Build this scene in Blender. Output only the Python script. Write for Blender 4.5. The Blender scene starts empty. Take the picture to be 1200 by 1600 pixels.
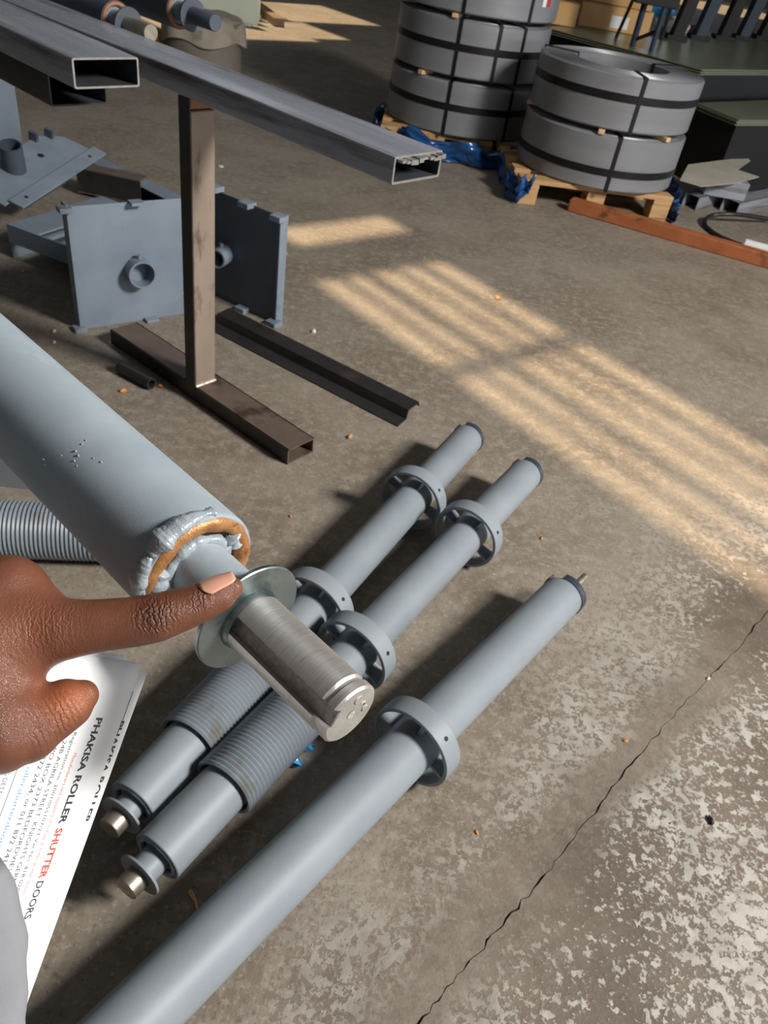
import bpy, bmesh, math, random
import numpy as np
from mathutils import Vector, Matrix
random.seed(7)
SC = bpy.context.scene
COL = SC.collection
PI = math.pi

# ------------------------------------------------------------------ camera
FPX, CAMH = 1200.0, 1.0
RM = np.array([[0.9845955878769079, 0.17484715706389384, 0.0],
               [0.10904117639714317, -0.6140303507382854, 0.7817139823632075],
               [0.13668046745330173, -0.7696721380165014, -0.6236371138553691]])
CAM = np.array([0, 0, CAMH])
cd = bpy.data.cameras.new('camera')
cam = bpy.data.objects.new('camera', cd)
COL.objects.link(cam)
cd.sensor_fit = 'VERTICAL'; cd.sensor_height = 36; cd.sensor_width = 27; cd.lens = 27.0
cd.clip_start = 0.02; cd.clip_end = 200
m4 = Matrix.Identity(4)
for i in range(3):
    m4[i][0] = RM[i, 0]; m4[i][1] = -RM[i, 1]; m4[i][2] = -RM[i, 2]; m4[i][3] = CAM[i]
cam.matrix_world = m4
cd.dof.use_dof = True; cd.dof.focus_distance = 0.42; cd.dof.aperture_fstop = 28
SC.camera = cam

# ------------------------------------------------------------------ world, sun, lights, exposure
SC.view_settings.view_transform = 'Standard'
SC.view_settings.look = 'None'
SC.view_settings.gamma = 1
SC.view_settings.use_curve_mapping = False
SC.view_settings.exposure = 0.0
w = bpy.data.worlds.new('sky'); SC.world = w; w.use_nodes = True
bg = w.node_tree.nodes['Background']
bg.inputs[0].default_value = (0.85, 0.92, 1.0, 1); bg.inputs[1].default_value = 2.6
SUN_D = Vector((0.30, -0.36, -0.88)).normalized()      # the way sunlight travels
sl = bpy.data.lights.new('sun', 'SUN'); so = bpy.data.objects.new('sun', sl); COL.objects.link(so)
sl.energy = 6.0; sl.color = (1.0, 0.76, 0.48); sl.angle = 0.018
so.rotation_euler = SUN_D.to_track_quat('-Z', 'Y').to_euler(); so.location = (-3, 5, 8)
al = bpy.data.lights.new('doorway_daylight', 'AREA'); ao = bpy.data.objects.new('doorway_daylight', al); COL.objects.link(ao)
al.shape = 'RECTANGLE'; al.size = 0.8; al.size_y = 0.8; al.energy = 300; al.color = (1.0, 0.965, 0.91)
ao.location = (3.3, 0.25, 2.9)
ao.rotation_euler = (Vector((0.0, 1.2, 0.2)) - ao.location).to_track_quat('-Z', 'Y').to_euler()


# ------------------------------------------------------------------ helpers
def ray(px, py):
    return RM @ np.array([px - 600.0, py - 800.0, FPX])


def G(px, py, z=0.0):
    """point of the level z that the camera sees at this pixel"""
    r = ray(px, py)
    return Vector(CAM + r * ((z - CAMH) / r[2]))


def D(px, py, depth):
    return Vector(CAM + ray(px, py) * depth / FPX)


CX, CY, CZ = (Vector(RM[:, i]) for i in range(3))       # camera right, image-down, forward


def lin(c):
    return tuple((v / 255 / 12.92 if v / 255 <= 0.04045 else ((v / 255 + 0.055) / 1.055) ** 2.4) for v in c)


class MB:
    def __init__(s): s.v = []; s.f = []

    def add(s, v, f, mat=None):
        n = len(s.v)
        s.v += [tuple(mat @ Vector(p)) if mat is not None else tuple(p) for p in v]
        s.f += [tuple(i + n for i in q) for q in f]
        return s

    def box(s, c, d, mat=None):
        x, y, z = c; a, b, e = d[0] / 2, d[1] / 2, d[2] / 2
        v = [(x + i * a, y + j * b, z + k * e) for i in (-1, 1) for j in (-1, 1) for k in (-1, 1)]
        return s.add(v, [(0, 1, 3, 2), (4, 6, 7, 5), (0, 4, 5, 1), (2, 3, 7, 6), (0, 2, 6, 4), (1, 5, 7, 3)], mat)

    def lathe(s, prof, n=32, mat=None, closed=False, cap=False):
        """profile (x, r) turned about local X"""
        v = []; f = []; k = len(prof)
        for x, r in prof:
            for i in range(n):
                a = 2 * PI * i / n
                v.append((x, r * math.cos(a), r * math.sin(a)))
        for j in range(k if closed else k - 1):
            j2 = (j + 1) % k
            for i in range(n):
                i2 = (i + 1) % n
                f.append((j * n + i, j * n + i2, j2 * n + i2, j2 * n + i))
        if cap:
            f.append(tuple(range(n))); f.append(tuple((k - 1) * n + i for i in reversed(range(n))))
        return s.add(v, f, mat)

    def loft(s, loops, mat=None, cap=True):
        v = []; f = []; n = len(loops[0])
        for L in loops: v += L
        for j in range(len(loops) - 1):
            for i in range(n):
                i2 = (i + 1) % n
                f.append((j * n + i, j * n + i2, (j + 1) * n + i2, (j + 1) * n + i))
        if cap:
            f.append(tuple(reversed(range(n)))); f.append(tuple((len(loops) - 1) * n + i for i in range(n)))
        return s.add(v, f, mat)

    def sweep(s, pts, r, n=8, cap=True, mat=None):
        pts = [Vector(p) for p in pts]; loops = []
        up = Vector((0, 0, 1))
        for i, p in enumerate(pts):
            t = (pts[min(i + 1, len(pts) - 1)] - pts[max(i - 1, 0)]).normalized()
            a = t.cross(up)
            if a.length < 1e-3: a = t.cross(Vector((1, 0, 0)))
            a.normalize(); b = a.cross(t)
            rr = r[i] if isinstance(r, (list, tuple)) else r
            loops.append([tuple(p + (a * math.cos(2 * PI * k / n) + b * math.sin(2 * PI * k / n)) * rr) for k in range(n)])
        return s.loft(loops, mat, cap)

    def prism(s, poly, h0, h1, mat=None):
        n = len(poly)
        return s.loft([[(x, y, h0) for x, y in poly], [(x, y, h1) for x, y in poly]], mat)


def obj(name, mb, m, parent=None, sharp=35, bevel=0, seg=2):
    me = bpy.data.meshes.new(name)
    me.from_pydata(mb.v, [], mb.f); me.update()
    bm = bmesh.new(); bm.from_mesh(me); bmesh.ops.recalc_face_normals(bm, faces=bm.faces); bm.to_mesh(me); bm.free()
    me.polygons.foreach_set('use_smooth', [True] * len(me.polygons))
    me.set_sharp_from_angle(angle=math.radians(sharp))
    me.materials.append(m)
    o = bpy.data.objects.new(name, me); COL.objects.link(o)
    if parent is not None: o.parent = parent
    if bevel:
        b = o.modifiers.new('bevel', 'BEVEL'); b.width = bevel; b.segments = seg; b.limit_method = 'ANGLE'; b.angle_limit = 0.6
        b.harden_normals = False
    return o


def tag(o, label, cat, group=None, kind=None):
    o['label'] = label; o['category'] = cat
    if group: o['group'] = group
    if kind: o['kind'] = kind
    return o


def thing(name, label, cat, mat=None, group=None):
    o = bpy.data.objects.new(name, None); COL.objects.link(o)
    if mat is not None: o.matrix_world = mat
    o.empty_display_size = 0.05
    return tag(o, label, cat, group)


def frame(org, x, up=(0, 0, 1)):
    """matrix with local X along x and local Z as near up as can be"""
    x = Vector(x).normalized(); up = Vector(up)
    y = up.cross(x).normalized(); z = x.cross(y)
    m = Matrix.Identity(4)
    for i in range(3):
        m[i][0] = x[i]; m[i][1] = y[i]; m[i][2] = z[i]; m[i][3] = org[i]
    return m


def copy_tree(o, parent=None):
    c = o.copy(); COL.objects.link(c)
    if parent is not None: c.parent = parent
    for ch in list(o.children): copy_tree(ch, c)
    return c


# ------------------------------------------------------------------ materials
def new_mat(name):
    m = bpy.data.materials.new(name); m.use_nodes = True
    nt = m.node_tree; b = nt.nodes['Principled BSDF']
    return m, nt, b


def N(nt, t, **kw):
    n = nt.nodes.new(t)
    for k, v in kw.items():
        if k in n.inputs: n.inputs[k].default_value = v
        else: setattr(n, k, v)
    return n


def mat(name, c1, c2=None, rough=0.5, metal=0.0, scale=20, bump=0.0, bscale=200, stretch=None, c3=None, s3=6, t3=0.6, spec=0.5, detail=4, rvar=0.0):
    """two tones mixed by noise, an optional patchy third tone (wear), optional fine relief"""
    m, nt, b = new_mat(name); L = nt.links.new
    tc = N(nt, 'ShaderNodeTexCoord'); mp = N(nt, 'ShaderNodeMapping')
    L(tc.outputs['Object'], mp.inputs[0])
    if stretch: mp.inputs['Scale'].default_value = stretch
    c1 = (*lin(c1), 1); c2 = (*lin(c2), 1) if c2 else c1
    nz = N(nt, 'ShaderNodeTexNoise', Scale=scale, Detail=detail)
    L(mp.outputs[0], nz.inputs['Vector'])
    mr = N(nt, 'ShaderNodeMapRange'); mr.inputs[1].default_value = 0.3; mr.inputs[2].default_value = 0.7
    L(nz.outputs[0], mr.inputs[0])
    mx = N(nt, 'ShaderNodeMix', data_type='RGBA'); mx.inputs[6].default_value = c1; mx.inputs[7].default_value = c2
    L(mr.outputs[0], mx.inputs[0]); col = mx.outputs[2]
    if c3:
        n3 = N(nt, 'ShaderNodeTexNoise', Scale=s3, Detail=6); n3.inputs['Roughness'].default_value = 0.65
        L(mp.outputs[0], n3.inputs['Vector'])
        r3 = N(nt, 'ShaderNodeMapRange'); r3.inputs[1].default_value = t3; r3.inputs[2].default_value = t3 + 0.1
        L(n3.outputs[0], r3.inputs[0])
        m3 = N(nt, 'ShaderNodeMix', data_type='RGBA'); m3.inputs[7].default_value = (*lin(c3), 1)
        L(col, m3.inputs[6]); L(r3.outputs[0], m3.inputs[0]); col = m3.outputs[2]
    L(col, b.inputs['Base Color'])
    b.inputs['Roughness'].default_value = rough; b.inputs['Metallic'].default_value = metal
    b.inputs['Specular IOR Level'].default_value = spec
    if rvar:
        rr = N(nt, 'ShaderNodeMapRange'); rr.inputs[3].default_value = rough - rvar; rr.inputs[4].default_value = rough + rvar
        L(nz.outputs[0], rr.inputs[0]); L(rr.outputs[0], b.inputs['Roughness'])
    if bump:
        nb = N(nt, 'ShaderNodeTexNoise', Scale=bscale, Detail=3); L(mp.outputs[0], nb.inputs['Vector'])
        bp = N(nt, 'ShaderNodeBump', Strength=bump, Distance=0.001); L(nb.outputs[0], bp.inputs['Height']); L(bp.outputs[0], b.inputs['Normal'])
    return m


PAINT = mat('grey_primer', (129, 137, 145), (138, 146, 153), 0.5, scale=14, bump=0.15, bscale=900)
PAINT_HELD = mat('grey_primer_near', (150, 163, 173), (161, 173, 182), 0.46, scale=30, bump=0.1, bscale=1100, c3=(172, 183, 192), s3=22, t3=0.62)
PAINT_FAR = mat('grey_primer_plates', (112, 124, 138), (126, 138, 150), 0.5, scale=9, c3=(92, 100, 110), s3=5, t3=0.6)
PAINT_DARK_SHADE = mat('dark_primer_and_shade', (66, 74, 86), (76, 84, 96), 0.55, scale=9)  # dark primer, also the painted shade on the rear end plate's face
SPRING = mat('spring_primer', (118, 126, 134), (130, 139, 148), 0.45, scale=14, c3=(112, 110, 106), s3=9, t3=0.62)
SHAFT = mat('machined_steel', (196, 193, 188), (218, 215, 211), 0.3, 0.72, scale=60, stretch=(20, 1.2, 1.2), bump=0.35, bscale=400, rvar=0.06)
SHAFT_ROUGH = mat('milled_steel', (168, 161, 154), (212, 206, 200), 0.5, 0.1, scale=400, bump=1.0, bscale=1500)
OLD_SHAFT = mat('dull_steel_shaft', (146, 138, 126), (176, 169, 157), 0.42, 0.8, scale=40, c3=(128, 98, 72), s3=20, t3=0.6)
ZINC = mat('zinc_washer', (118, 128, 128), (140, 150, 150), 0.36, 0.85, scale=45, c3=(96, 106, 108), s3=30, t3=0.55)
HEAT = mat('heat_tinted_rust', (156, 104, 62), (184, 134, 84), 0.42, 0.25, scale=90, c3=(112, 70, 42), s3=70, t3=0.58, bump=0.5, bscale=500)
WELDP = mat('painted_weld', (150, 161, 170), (172, 181, 188), 0.22, 0.1, scale=120, bump=0.7, bscale=330, spec=0.8)
COLLAR = mat('dark_collar', (50, 57, 68), (66, 74, 86), 0.4, 0.2, scale=40)
RHS = mat('mill_steel_tube', (136, 141, 152), (160, 164, 173), 0.28, 0.15, scale=10, stretch=(0.25, 4, 4), c3=(90, 82, 80), s3=3, t3=0.56, rvar=0.06)
RHS_END = mat('cut_steel_end', (146, 144, 140), (170, 168, 164), 0.4, 0.6, scale=60)
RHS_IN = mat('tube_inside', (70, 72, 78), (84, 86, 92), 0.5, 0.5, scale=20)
BLACKSTEEL_SHADE = mat('black_steel_and_shade', (46, 45, 45), (58, 56, 55), 0.42, 0.35, scale=18, c3=(78, 64, 54), s3=8, t3=0.62)  # black steel, also the painted shade on the trestle's front faces
TREST = mat('brown_scaled_steel', (140, 124, 111), (158, 142, 129), 0.5, 0.25, scale=12, stretch=(1, 1, 0.4), c3=(104, 84, 70), s3=14, t3=0.58)
FOOTST = mat('foot_scaled_steel', (98, 84, 75), (114, 99, 89), 0.5, 0.25, scale=14, c3=(72, 54, 44), s3=10, t3=0.56)
PACK = mat('rusty_packer', (142, 98, 66), (160, 114, 78), 0.7, 0.1, scale=20)
RUST = mat('orange_rust', (150, 84, 46), (168, 100, 58), 0.75, 0.1, scale=16, c3=(104, 62, 44), s3=10, t3=0.58, bump=0.4)
COIL = mat('coil_steel', (126, 127, 131), (140, 141, 146), 0.42, 0.25, scale=5, stretch=(0.3, 0.3, 3), c3=(112, 110, 112), s3=2.5, t3=0.6)
STRAP = mat('black_strap', (16, 16, 18), (24, 24, 26), 0.4, 0.3, scale=30)
WOOD = mat('pallet_wood', (176, 138, 94), (198, 160, 112), 0.75, scale=12, stretch=(0.3, 4, 4), c3=(126, 92, 60), s3=8, t3=0.58)
WOODRED = mat('red_brown_wood', (128, 66, 44), (144, 80, 54), 0.7, scale=12, stretch=(0.4, 3, 3))
WOODGREY = mat('old_wood', (112, 92, 74), (136, 112, 90), 0.8, scale=14, stretch=(0.3, 3, 3))
CARD = mat('cardboard', (194, 150, 96), (208, 166, 112), 0.8, scale=6)
WHITE = mat('white_label', (222, 222, 222), (230, 230, 230), 0.6)
REDL = mat('red_label', (190, 40, 40), None, 0.5)
BLUE = mat('blue_plastic', (20, 62, 112), (34, 88, 146), 0.22, scale=8, spec=0.7)
BLUEL = mat('bright_blue_plastic', (40, 140, 206), (70, 168, 226), 0.25, scale=18, spec=0.7)
WHITEP = mat('white_plastic_wrap', (204, 206, 202), (222, 224, 222), 0.35, scale=20)
PALEWOOD = mat('pale_wood', (202, 168, 122), (216, 184, 138), 0.75, scale=20)
CANVAS = mat('grey_canvas', (146, 136, 124), (166, 156, 142), 0.9, scale=14, c3=(120, 110, 98), s3=7, t3=0.58)
DRUMP = mat('drum_grey', (112, 106, 94), (126, 120, 108), 0.7, scale=8)
GALV = mat('galvanised_sheet', (188, 184, 170), (210, 204, 190), 0.36, 0.3, scale=9)
SHEETM = mat('sheet_metal_top', (124, 130, 108), (136, 142, 120), 0.28, 0.35, scale=2)
DARKM = mat('dark_machine', (10, 10, 11), (15, 15, 16), 0.6, 0.1, scale=6)
NAVY = mat('navy_machine', (30, 42, 62), (38, 52, 74), 0.5, 0.1, scale=6)
RUBBER = mat('black_rubber', (20, 20, 20), (28, 28, 28), 0.5)
CHIP_O = mat('orange_chip', (206, 132, 64), (222, 150, 84), 0.7, scale=60)
CHIP_W = mat('white_chip', (214, 208, 196), (228, 222, 212), 0.7, scale=60)
CHIP_K = mat('black_chip', (20, 20, 20), None, 0.7)
CHIP_P = mat('pale_orange_chip', (200, 150, 104), None, 0.7)
WALLM = mat('workshop_wall', (110, 106, 98), (124, 120, 112), 0.9, scale=1.5)
ROOFM = mat('roof_sheet', (96, 98, 100), (108, 110, 112), 0.7, scale=1)
PAPER = mat('white_paper', (238, 239, 241), (242, 243, 245), 0.6, scale=5)
INK = mat('black_ink', (58, 60, 66), None, 0.6)
INKR = mat('red_ink', (226, 84, 70), None, 0.6)
INKB = mat('blue_ink', (88, 140, 196), None, 0.6)
gm, gnt, gb = new_mat('pale_glass')
gb.inputs['Base Color'].default_value = (0.80, 0.90, 0.84, 1); gb.inputs['Roughness'].default_value = 0.12
gb.inputs['Transmission Weight'].default_value = 0.3; gb.inputs['IOR'].default_value = 1.45
GLASS = gm


def floor_material():
    m, nt, b = new_mat('worn_concrete'); L = nt.links.new
    tc = N(nt, 'ShaderNodeTexCoord'); P = tc.outputs['Object']

    def noise(sc, det=5, ro=0.55, dist=0.0):
        n = N(nt, 'ShaderNodeTexNoise', Scale=sc, Detail=det); n.inputs['Roughness'].default_value = ro
        n.inputs['Distortion'].default_value = dist
        L(P, n.inputs['Vector']); return n.outputs[0]

    def rng(v, a, bb, c=0.0, d=1.0, smooth=True):
        r = N(nt, 'ShaderNodeMapRange'); r.interpolation_type = 'SMOOTHSTEP' if smooth else 'LINEAR'
        r.inputs[1].default_value = a; r.inputs[2].default_value = bb; r.inputs[3].default_value = c; r.inputs[4].default_value = d
        L(v, r.inputs[0]); return r.outputs[0]

    def mth(op, a, c):
        n = N(nt, 'ShaderNodeMath', operation=op)
        for k, v in enumerate((a, c)):
            if isinstance(v, (int, float)): n.inputs[k].default_value = v
            else: L(v, n.inputs[k])
        return n.outputs[0]

    def mixc(f, a, c):
        n = N(nt, 'ShaderNodeMix', data_type='RGBA')
        for k, v in ((0, f), (6, a), (7, c)):
            if isinstance(v, tuple): n.inputs[k].default_value = (*lin(v), 1)
            elif isinstance(v, float): n.inputs[k].default_value = v
            else: L(v, n.inputs[k])
        return n.outputs[2]
    base = mixc(rng(noise(3.0, 8, 0.62), 0.35, 0.65), (120, 109, 96), (140, 130, 117))
    base = mixc(rng(noise(38, 4, 0.6), 0.42, 0.72), base, (150, 141, 128))
    base = mixc(mth('MULTIPLY', rng(noise(110, 3, 0.6), 0.56, 0.70), 0.65), base, (176, 166, 151))
    base = mixc(mth('MULTIPLY', rng(noise(140, 3, 0.6), 0.56, 0.68), 0.6), base, (92, 82, 72))
    base = mixc(mth('MULTIPLY', rng(noise(1.3, 6, 0.6), 0.5, 0.75), 0.5), base, (96, 86, 76))
    sx = N(nt, 'ShaderNodeSeparateXYZ'); L(P, sx.inputs[0]); X, Y = sx.outputs[0], sx.outputs[1]
    # worn paint: lies right of the loose barrels, nearer than the sunny patch
    q = mth('ADD', mth('MULTIPLY', X, 0.83), mth('MULTIPLY', Y, -0.56))          # right of the near barrel grows
    zone = rng(mth('ADD', q, mth('MULTIPLY', mth('SUBTRACT', noise(4, 4), 0.5), 0.5)), -0.40, 0.10)
    near = rng(mth('ADD', Y, mth('MULTIPLY', mth('SUBTRACT', noise(3, 4), 0.5), 0.8)), 1.25, 1.95, 1.0, 0.0)
    zone = mth('MULTIPLY', zone, near)
    dark = mixc(rng(noise(6, 6, 0.6), 0.35, 0.65), (86, 74, 64), (112, 100, 89))
    base = mixc(mth('MULTIPLY', zone, 0.8), base, dark)
    qj = mth('ADD', mth('ADD', mth('MULTIPLY', X, JN[0]), mth('MULTIPLY', Y, JN[1])), -JN[2])
    ln = mth('ABSOLUTE', mth('ADD', mth('ADD', qj, 0.012), mth('MULTIPLY', mth('SUBTRACT', noise(7, 4), 0.5), 0.10)), 0)
    clear = rng(ln, 0.012, 0.075)                                                # bare brown band along the joint
    big = rng(noise(3.2, 4, 0.55), 0.30, 0.62, -0.06, 0.07)
    fl = rng(mth('ADD', noise(66, 4, 0.58, 0.1), big), 0.535, 0.575)
    fl2 = rng(mth('ADD', noise(150, 3, 0.55, 0.0), big), 0.56, 0.62)
    fl = mth('MAXIMUM', fl, mth('MULTIPLY', fl2, 0.7))
    fl = mth('MULTIPLY', mth('MULTIPLY', fl, zone), mth('MAXIMUM', clear, 0.12))
    col = mixc(mth('MULTIPLY', fl, 0.86), base, mixc(rng(noise(20), 0.4, 0.6), (168, 163, 155), (190, 186, 178)))
    L(col, b.inputs['Base Color'])
    L(rng(noise(9, 4), 0.3, 0.7, 0.5, 0.75), b.inputs['Roughness'])
    bp = N(nt, 'ShaderNodeBump', Strength=0.5, Distance=0.003)
    L(mth('ADD', mth('MULTIPLY', noise(150, 4), 0.5), mth('MULTIPLY', fl, 0.35)), bp.inputs['Height']); L(bp.outputs[0], b.inputs['Normal'])
    return m


CRACKM = mat('joint_dirt', (66, 57, 48), (84, 74, 62), 0.95, scale=60)

# ------------------------------------------------------------------ setting: floor with its joint, walls, roof
cpx = [(1195, 960), (1150, 1015), (1106, 1060), (1060, 1110), (1010, 1165), (962, 1222), (930, 1270), (880, 1330), (842, 1382), (790, 1435), (748, 1490), (700, 1545), (655, 1600)]
cw = [G(*p) for p in cpx]
d0 = (cw[0] - cw[-1]).normalized()
line = []
for i in range(len(cw) - 1, 0, -1):
    for k in range(6):
        p = cw[i].lerp(cw[i - 1], k / 6)
        off = random.uniform(-0.003, 0.003)
        line.append((p.x + d0.y * off, p.y - d0.x * off))
line.append((cw[0].x, cw[0].y))
s0 = cw[-1] - d0 * 6; s1 = cw[0] + d0 * 40
line = [(s0.x, s0.y)] + line + [(s1.x, s1.y)]
nrm = Vector((-d0.y, d0.x, 0))
wid = [0.0004 + 0.0013 * random.random() ** 2 for _ in line]
Lft = [(x + nrm.x * q, y + nrm.y * q, 0) for (x, y), q in zip(line, wid)]
Rgt = [(x - nrm.x * q, y - nrm.y * q, 0) for (x, y), q in zip(line, wid)]
JN = (d0.y, -d0.x, (d0.y * cw[6].x - d0.x * cw[6].y))
FLOORM = floor_material()
mb = MB()
n = len(line)
# side strips that run out to the building's edges
mb.v = Lft + [(x - 30, y + 20, 0) for x, y, _ in Lft] + Rgt + [(x + 30, y - 20, 0) for x, y, _ in Rgt]
for i in range(n - 1):
    mb.f.append((i, n + i, n + i + 1, i + 1)); mb.f.append((2 * n + i, 2 * n + i + 1, 3 * n + i + 1, 3 * n + i))
fo = obj('floor', mb, FLOORM); fo['kind'] = 'structure'
cb = MB(); cb.v = Lft + [(x, y, -0.008) for x, y in line] + Rgt
for i in range(n - 1):
    cb.f.append((i, i + 1, n + i + 1, n + i)); cb.f.append((n + i, n + i + 1, 2 * n + i + 1, 2 * n + i))
obj('floor_joint', cb, CRACKM, fo)

for nm, c, d in (('wall_back', (0, 24.1, 2.0), (20.4, 0.2, 4.0)), ('wall_left', (-10.1, 8, 2.0), (0.2, 32.0, 4.0)), ('wall_right', (10.1, 17, 2.0), (0.2, 14.0, 4.0)), ('wall_front', (-3, -7.1, 2.0), (14.0, 0.2, 4.0))):
    o = obj(nm, MB().box(c, d), WALLM); o['kind'] = 'structure'

# roof: sheets laid along the direction of the sun stripes, with clear openings left between them
ang = math.radians(-45.5)
ea = Vector((math.cos(ang), math.sin(ang), 0)); eb = Vector((-math.sin(ang), math.cos(ang), 0))
RZ = 4.0
up_shift = SUN_D * (RZ / SUN_D.z) * -1


def ab(px, py):
    p = G(px, py) - SUN_D * (RZ / -SUN_D.z)
    return p.dot(ea), p.dot(eb)


holes = []
p1 = [ab(505, 450), ab(690, 400), ab(880, 505), ab(705, 590)]
p2 = [ab(740, 605), ab(900, 525), ab(1200, 690), ab(1200, 890)]
b0 = (p1[0][1] + p1[3][1] + p2[0][1]) / 3; b1 = (p1[1][1] + p1[2][1] + p2[1][1]) / 3
a0 = (p1[0][0] + p1[1][0]) / 2; a1 = (p1[2][0] + p1[3][0]) / 2; a2 = (p2[0][0] + p2[1][0]) / 2
step = (b1 - b0) / 5
for k in range(5):
    q0 = b0 + k * step; q1 = q0 + step * (0.66, 0.5, 0.72, 0.6, 0.7)[k]
    holes.append((a0, a1, q0, q1)); holes.append((a2, a2 + 1.25, q0, q1))
f0, f1 = ab(430, 390), ab(610, 345)
holes.append((min(f0[0], f1[0]) - 0.05, max(f0[0], f1[0]), min(f0[1], f1[1]) + 0.1, max(f0[1], f1[1])))
for px, py, ha, hb in ((345, 40, 0.5, 0.6), (430, 45, 0.35, 0.5), (480, 20, 0.5, 0.5), (1130, 14, 1.2, 1.6)):
    c = ab(px, py); holes.append((c[0] - ha, c[0] + ha, c[1] - hb, c[1] + hb))
As = sorted({-30.0, 30.0, *[h[0] for h in holes], *[h[1] for h in holes]})
Bs = sorted({-30.0, 30.0, *[h[2] for h in holes], *[h[3] for h in holes]})
rb = MB()
for i in range(len(As) - 1):
    for j in range(len(Bs) - 1):
        ca = (As[i] + As[i + 1]) / 2; cbb = (Bs[j] + Bs[j + 1]) / 2
        if any(h[0] < ca < h[1] and h[2] < cbb < h[3] for h in holes): continue
        q = [ea * a + eb * b + Vector((0, 0, RZ)) for a, b in ((As[i], Bs[j]), (As[i + 1], Bs[j]), (As[i + 1], Bs[j + 1]), (As[i], Bs[j + 1]))]
        rb.add(q, [(0, 1, 2, 3)])
o = obj('ceiling', rb, ROOFM); o['kind'] = 'structure'

# ------------------------------------------------------------------ barrels
_r = ray(-1227, -498); UB = Vector((_r[0], _r[1], 0)).normalized()      # the tubes at the upper left run this way
TR = 0.038       # barrel tube radius


def lumpy_ring(r, rr, n=56, k=8, amp=0.35, a0=0.0, a1=2 * PI, x=0.0, seed=0, squash=1.0):
    """a weld bead around local X"""
    rnd = random.Random(seed); v = []; f = []
    closed = a1 - a0 > 6.2
    m = n if closed else n + 1
    ph = [rnd.uniform(0, 6.28) for _ in range(4)]
    for i in range(m):
        a = a0 + (a1 - a0) * i / n
        s = 1 + amp * (0.45 * math.sin(a * 11 + ph[0]) + 0.25 * math.sin(a * 19 + ph[1]) + 0.5 * math.sin(a * 5 + ph[2])) + rnd.uniform(-amp, amp) * 0.12
        if not closed: s *= max(0.15, min(1, min(i, n - i) / 4))
        for j in range(k):
            t = 2 * PI * j / k
            R = r + rr * s * math.cos(t)
            v.append((x + rr * s * squash * math.sin(t), R * math.cos(a), R * math.sin(a)))
    for i in range(n if closed else n):
        i2 = (i + 1) % m
        for j in range(k):
            f.append((i * k + j, i * k + (j + 1) % k, i2 * k + (j + 1) % k, i2 * k + j))
    b = MB(); b.v = v; b.f = f
    return b


def slot_loop(x, r, sw, sd, phi, n=44):
    """round section with a keyway of width sw and depth sd at angle phi"""
    h = math.asin(min(0.95, sw / 2 / r)); pts = []
    for i in range(n + 1):
        a = h + (2 * PI - 2 * h) * i / n
        pts.append((r * math.cos(a), r * math.sin(a)))
    for y in (-sw / 2, -sw / 6, sw / 6, sw / 2): pts.append((r * math.cos(h) - sd, y))
    c, s = math.cos(phi), math.sin(phi)
    return [(x, p * c - q * s, p * s + q * c) for p, q in pts]


# -- the barrel held up near the camera: local +X points towards the shaft's end
U = Vector((-0.781, 0.624, 0)).normalized()
E0 = D(548, 1117, 0.386)
HM = frame(E0, -U)                                 # local x=0 at the end face, negative into the barrel
HMI = HM.inverted()
held = thing('roller_barrel', 'large pale grey barrel held up close to the camera with bright keyed shaft', 'barrel', HM)
SRAD = 0.0178
XW, XT = -0.084, -0.130                            # washer, tube end
camL = HMI @ Vector((0, 0, 1.0))


def on_face(px, py, x=0.0):
    """where the sight line through a pixel meets the plane across the barrel at local x"""
    c0 = HMI @ Vector(CAM); d = (HMI @ D(px, py, 1.0)) - c0
    return c0 + d * ((x - c0.x) / d.x)


kq = on_face(508, 1128); PHI = math.atan2(kq.z, kq.y)   # keyway's direction
tb = MB().lathe([(XT, TR - 0.004), (XT, TR - 0.0012), (XT - 0.0015, TR - 0.0003), (XT - 0.004, TR), (-1.6, TR), (-1.6, TR - 0.004)], 72, closed=True)
tube = obj('tube', tb, PAINT_HELD, held)
# faint raised drips in the paint, on the top of the tube
dr = MB()
for px, py, s in [(118, 705, 3), (122, 712, 3), (128, 694, 2.4), (116, 720, 2.6), (134, 688, 2), (68, 718, 3.2), (70, 726, 2.4), (146, 716, 2), (158, 722, 2.4), (96, 712, 1.8), (64, 735, 2), (120, 728, 2)]:
    p = HMI @ D(px, py, 0.5); cL = HMI @ Vector(CAM)
    d = p - cL                                     # where this sight line meets the tube
    A = d.y ** 2 + d.z ** 2; Bq = 2 * (cL.y * d.y + cL.z * d.z); Cq = cL.y ** 2 + cL.z ** 2 - TR ** 2
    disc = Bq * Bq - 4 * A * Cq
    if disc < 0: continue
    h = cL + d * ((-Bq - math.sqrt(disc)) / 2 / A)
    r = s * 0.3 / FPX
    bmx = bmesh.new(); bmesh.ops.create_icosphere(bmx, subdivisions=2, radius=1.0)
    vs = [(v.co.x * r * 1.5, v.co.y * r, v.co.z * r) for v in bmx.verts]; fs = [tuple(v.index for v in q.verts) for q in bmx.faces]; bmx.free()
    dr.add([(h.x + a, h.y + b, h.z + c) for a, b, c in vs], fs)
obj('paint_drips', dr, PAINT_HELD, tube)['kind'] = 'stuff'
obj('end_plate', MB().lathe([(XT - 0.004, TR - 0.0042), (XT - 0.004, 0.001), (XT - 0.009, 0.001), (XT - 0.009, TR - 0.0042)], 48, closed=True), HEAT, held)
obj('heat_tinted_ring', lumpy_ring(TR - 0.0062, 0.0052, 72, 8, 0.14, x=XT - 0.0022, seed=3, squash=0.9), HEAT, held, sharp=180)
obj('weld_bead', lumpy_ring(SRAD + 0.0028, 0.0036, 72, 8, 0.3, x=XT - 0.002, seed=5), WELDP, held, sharp=180)
angs = []
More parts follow.
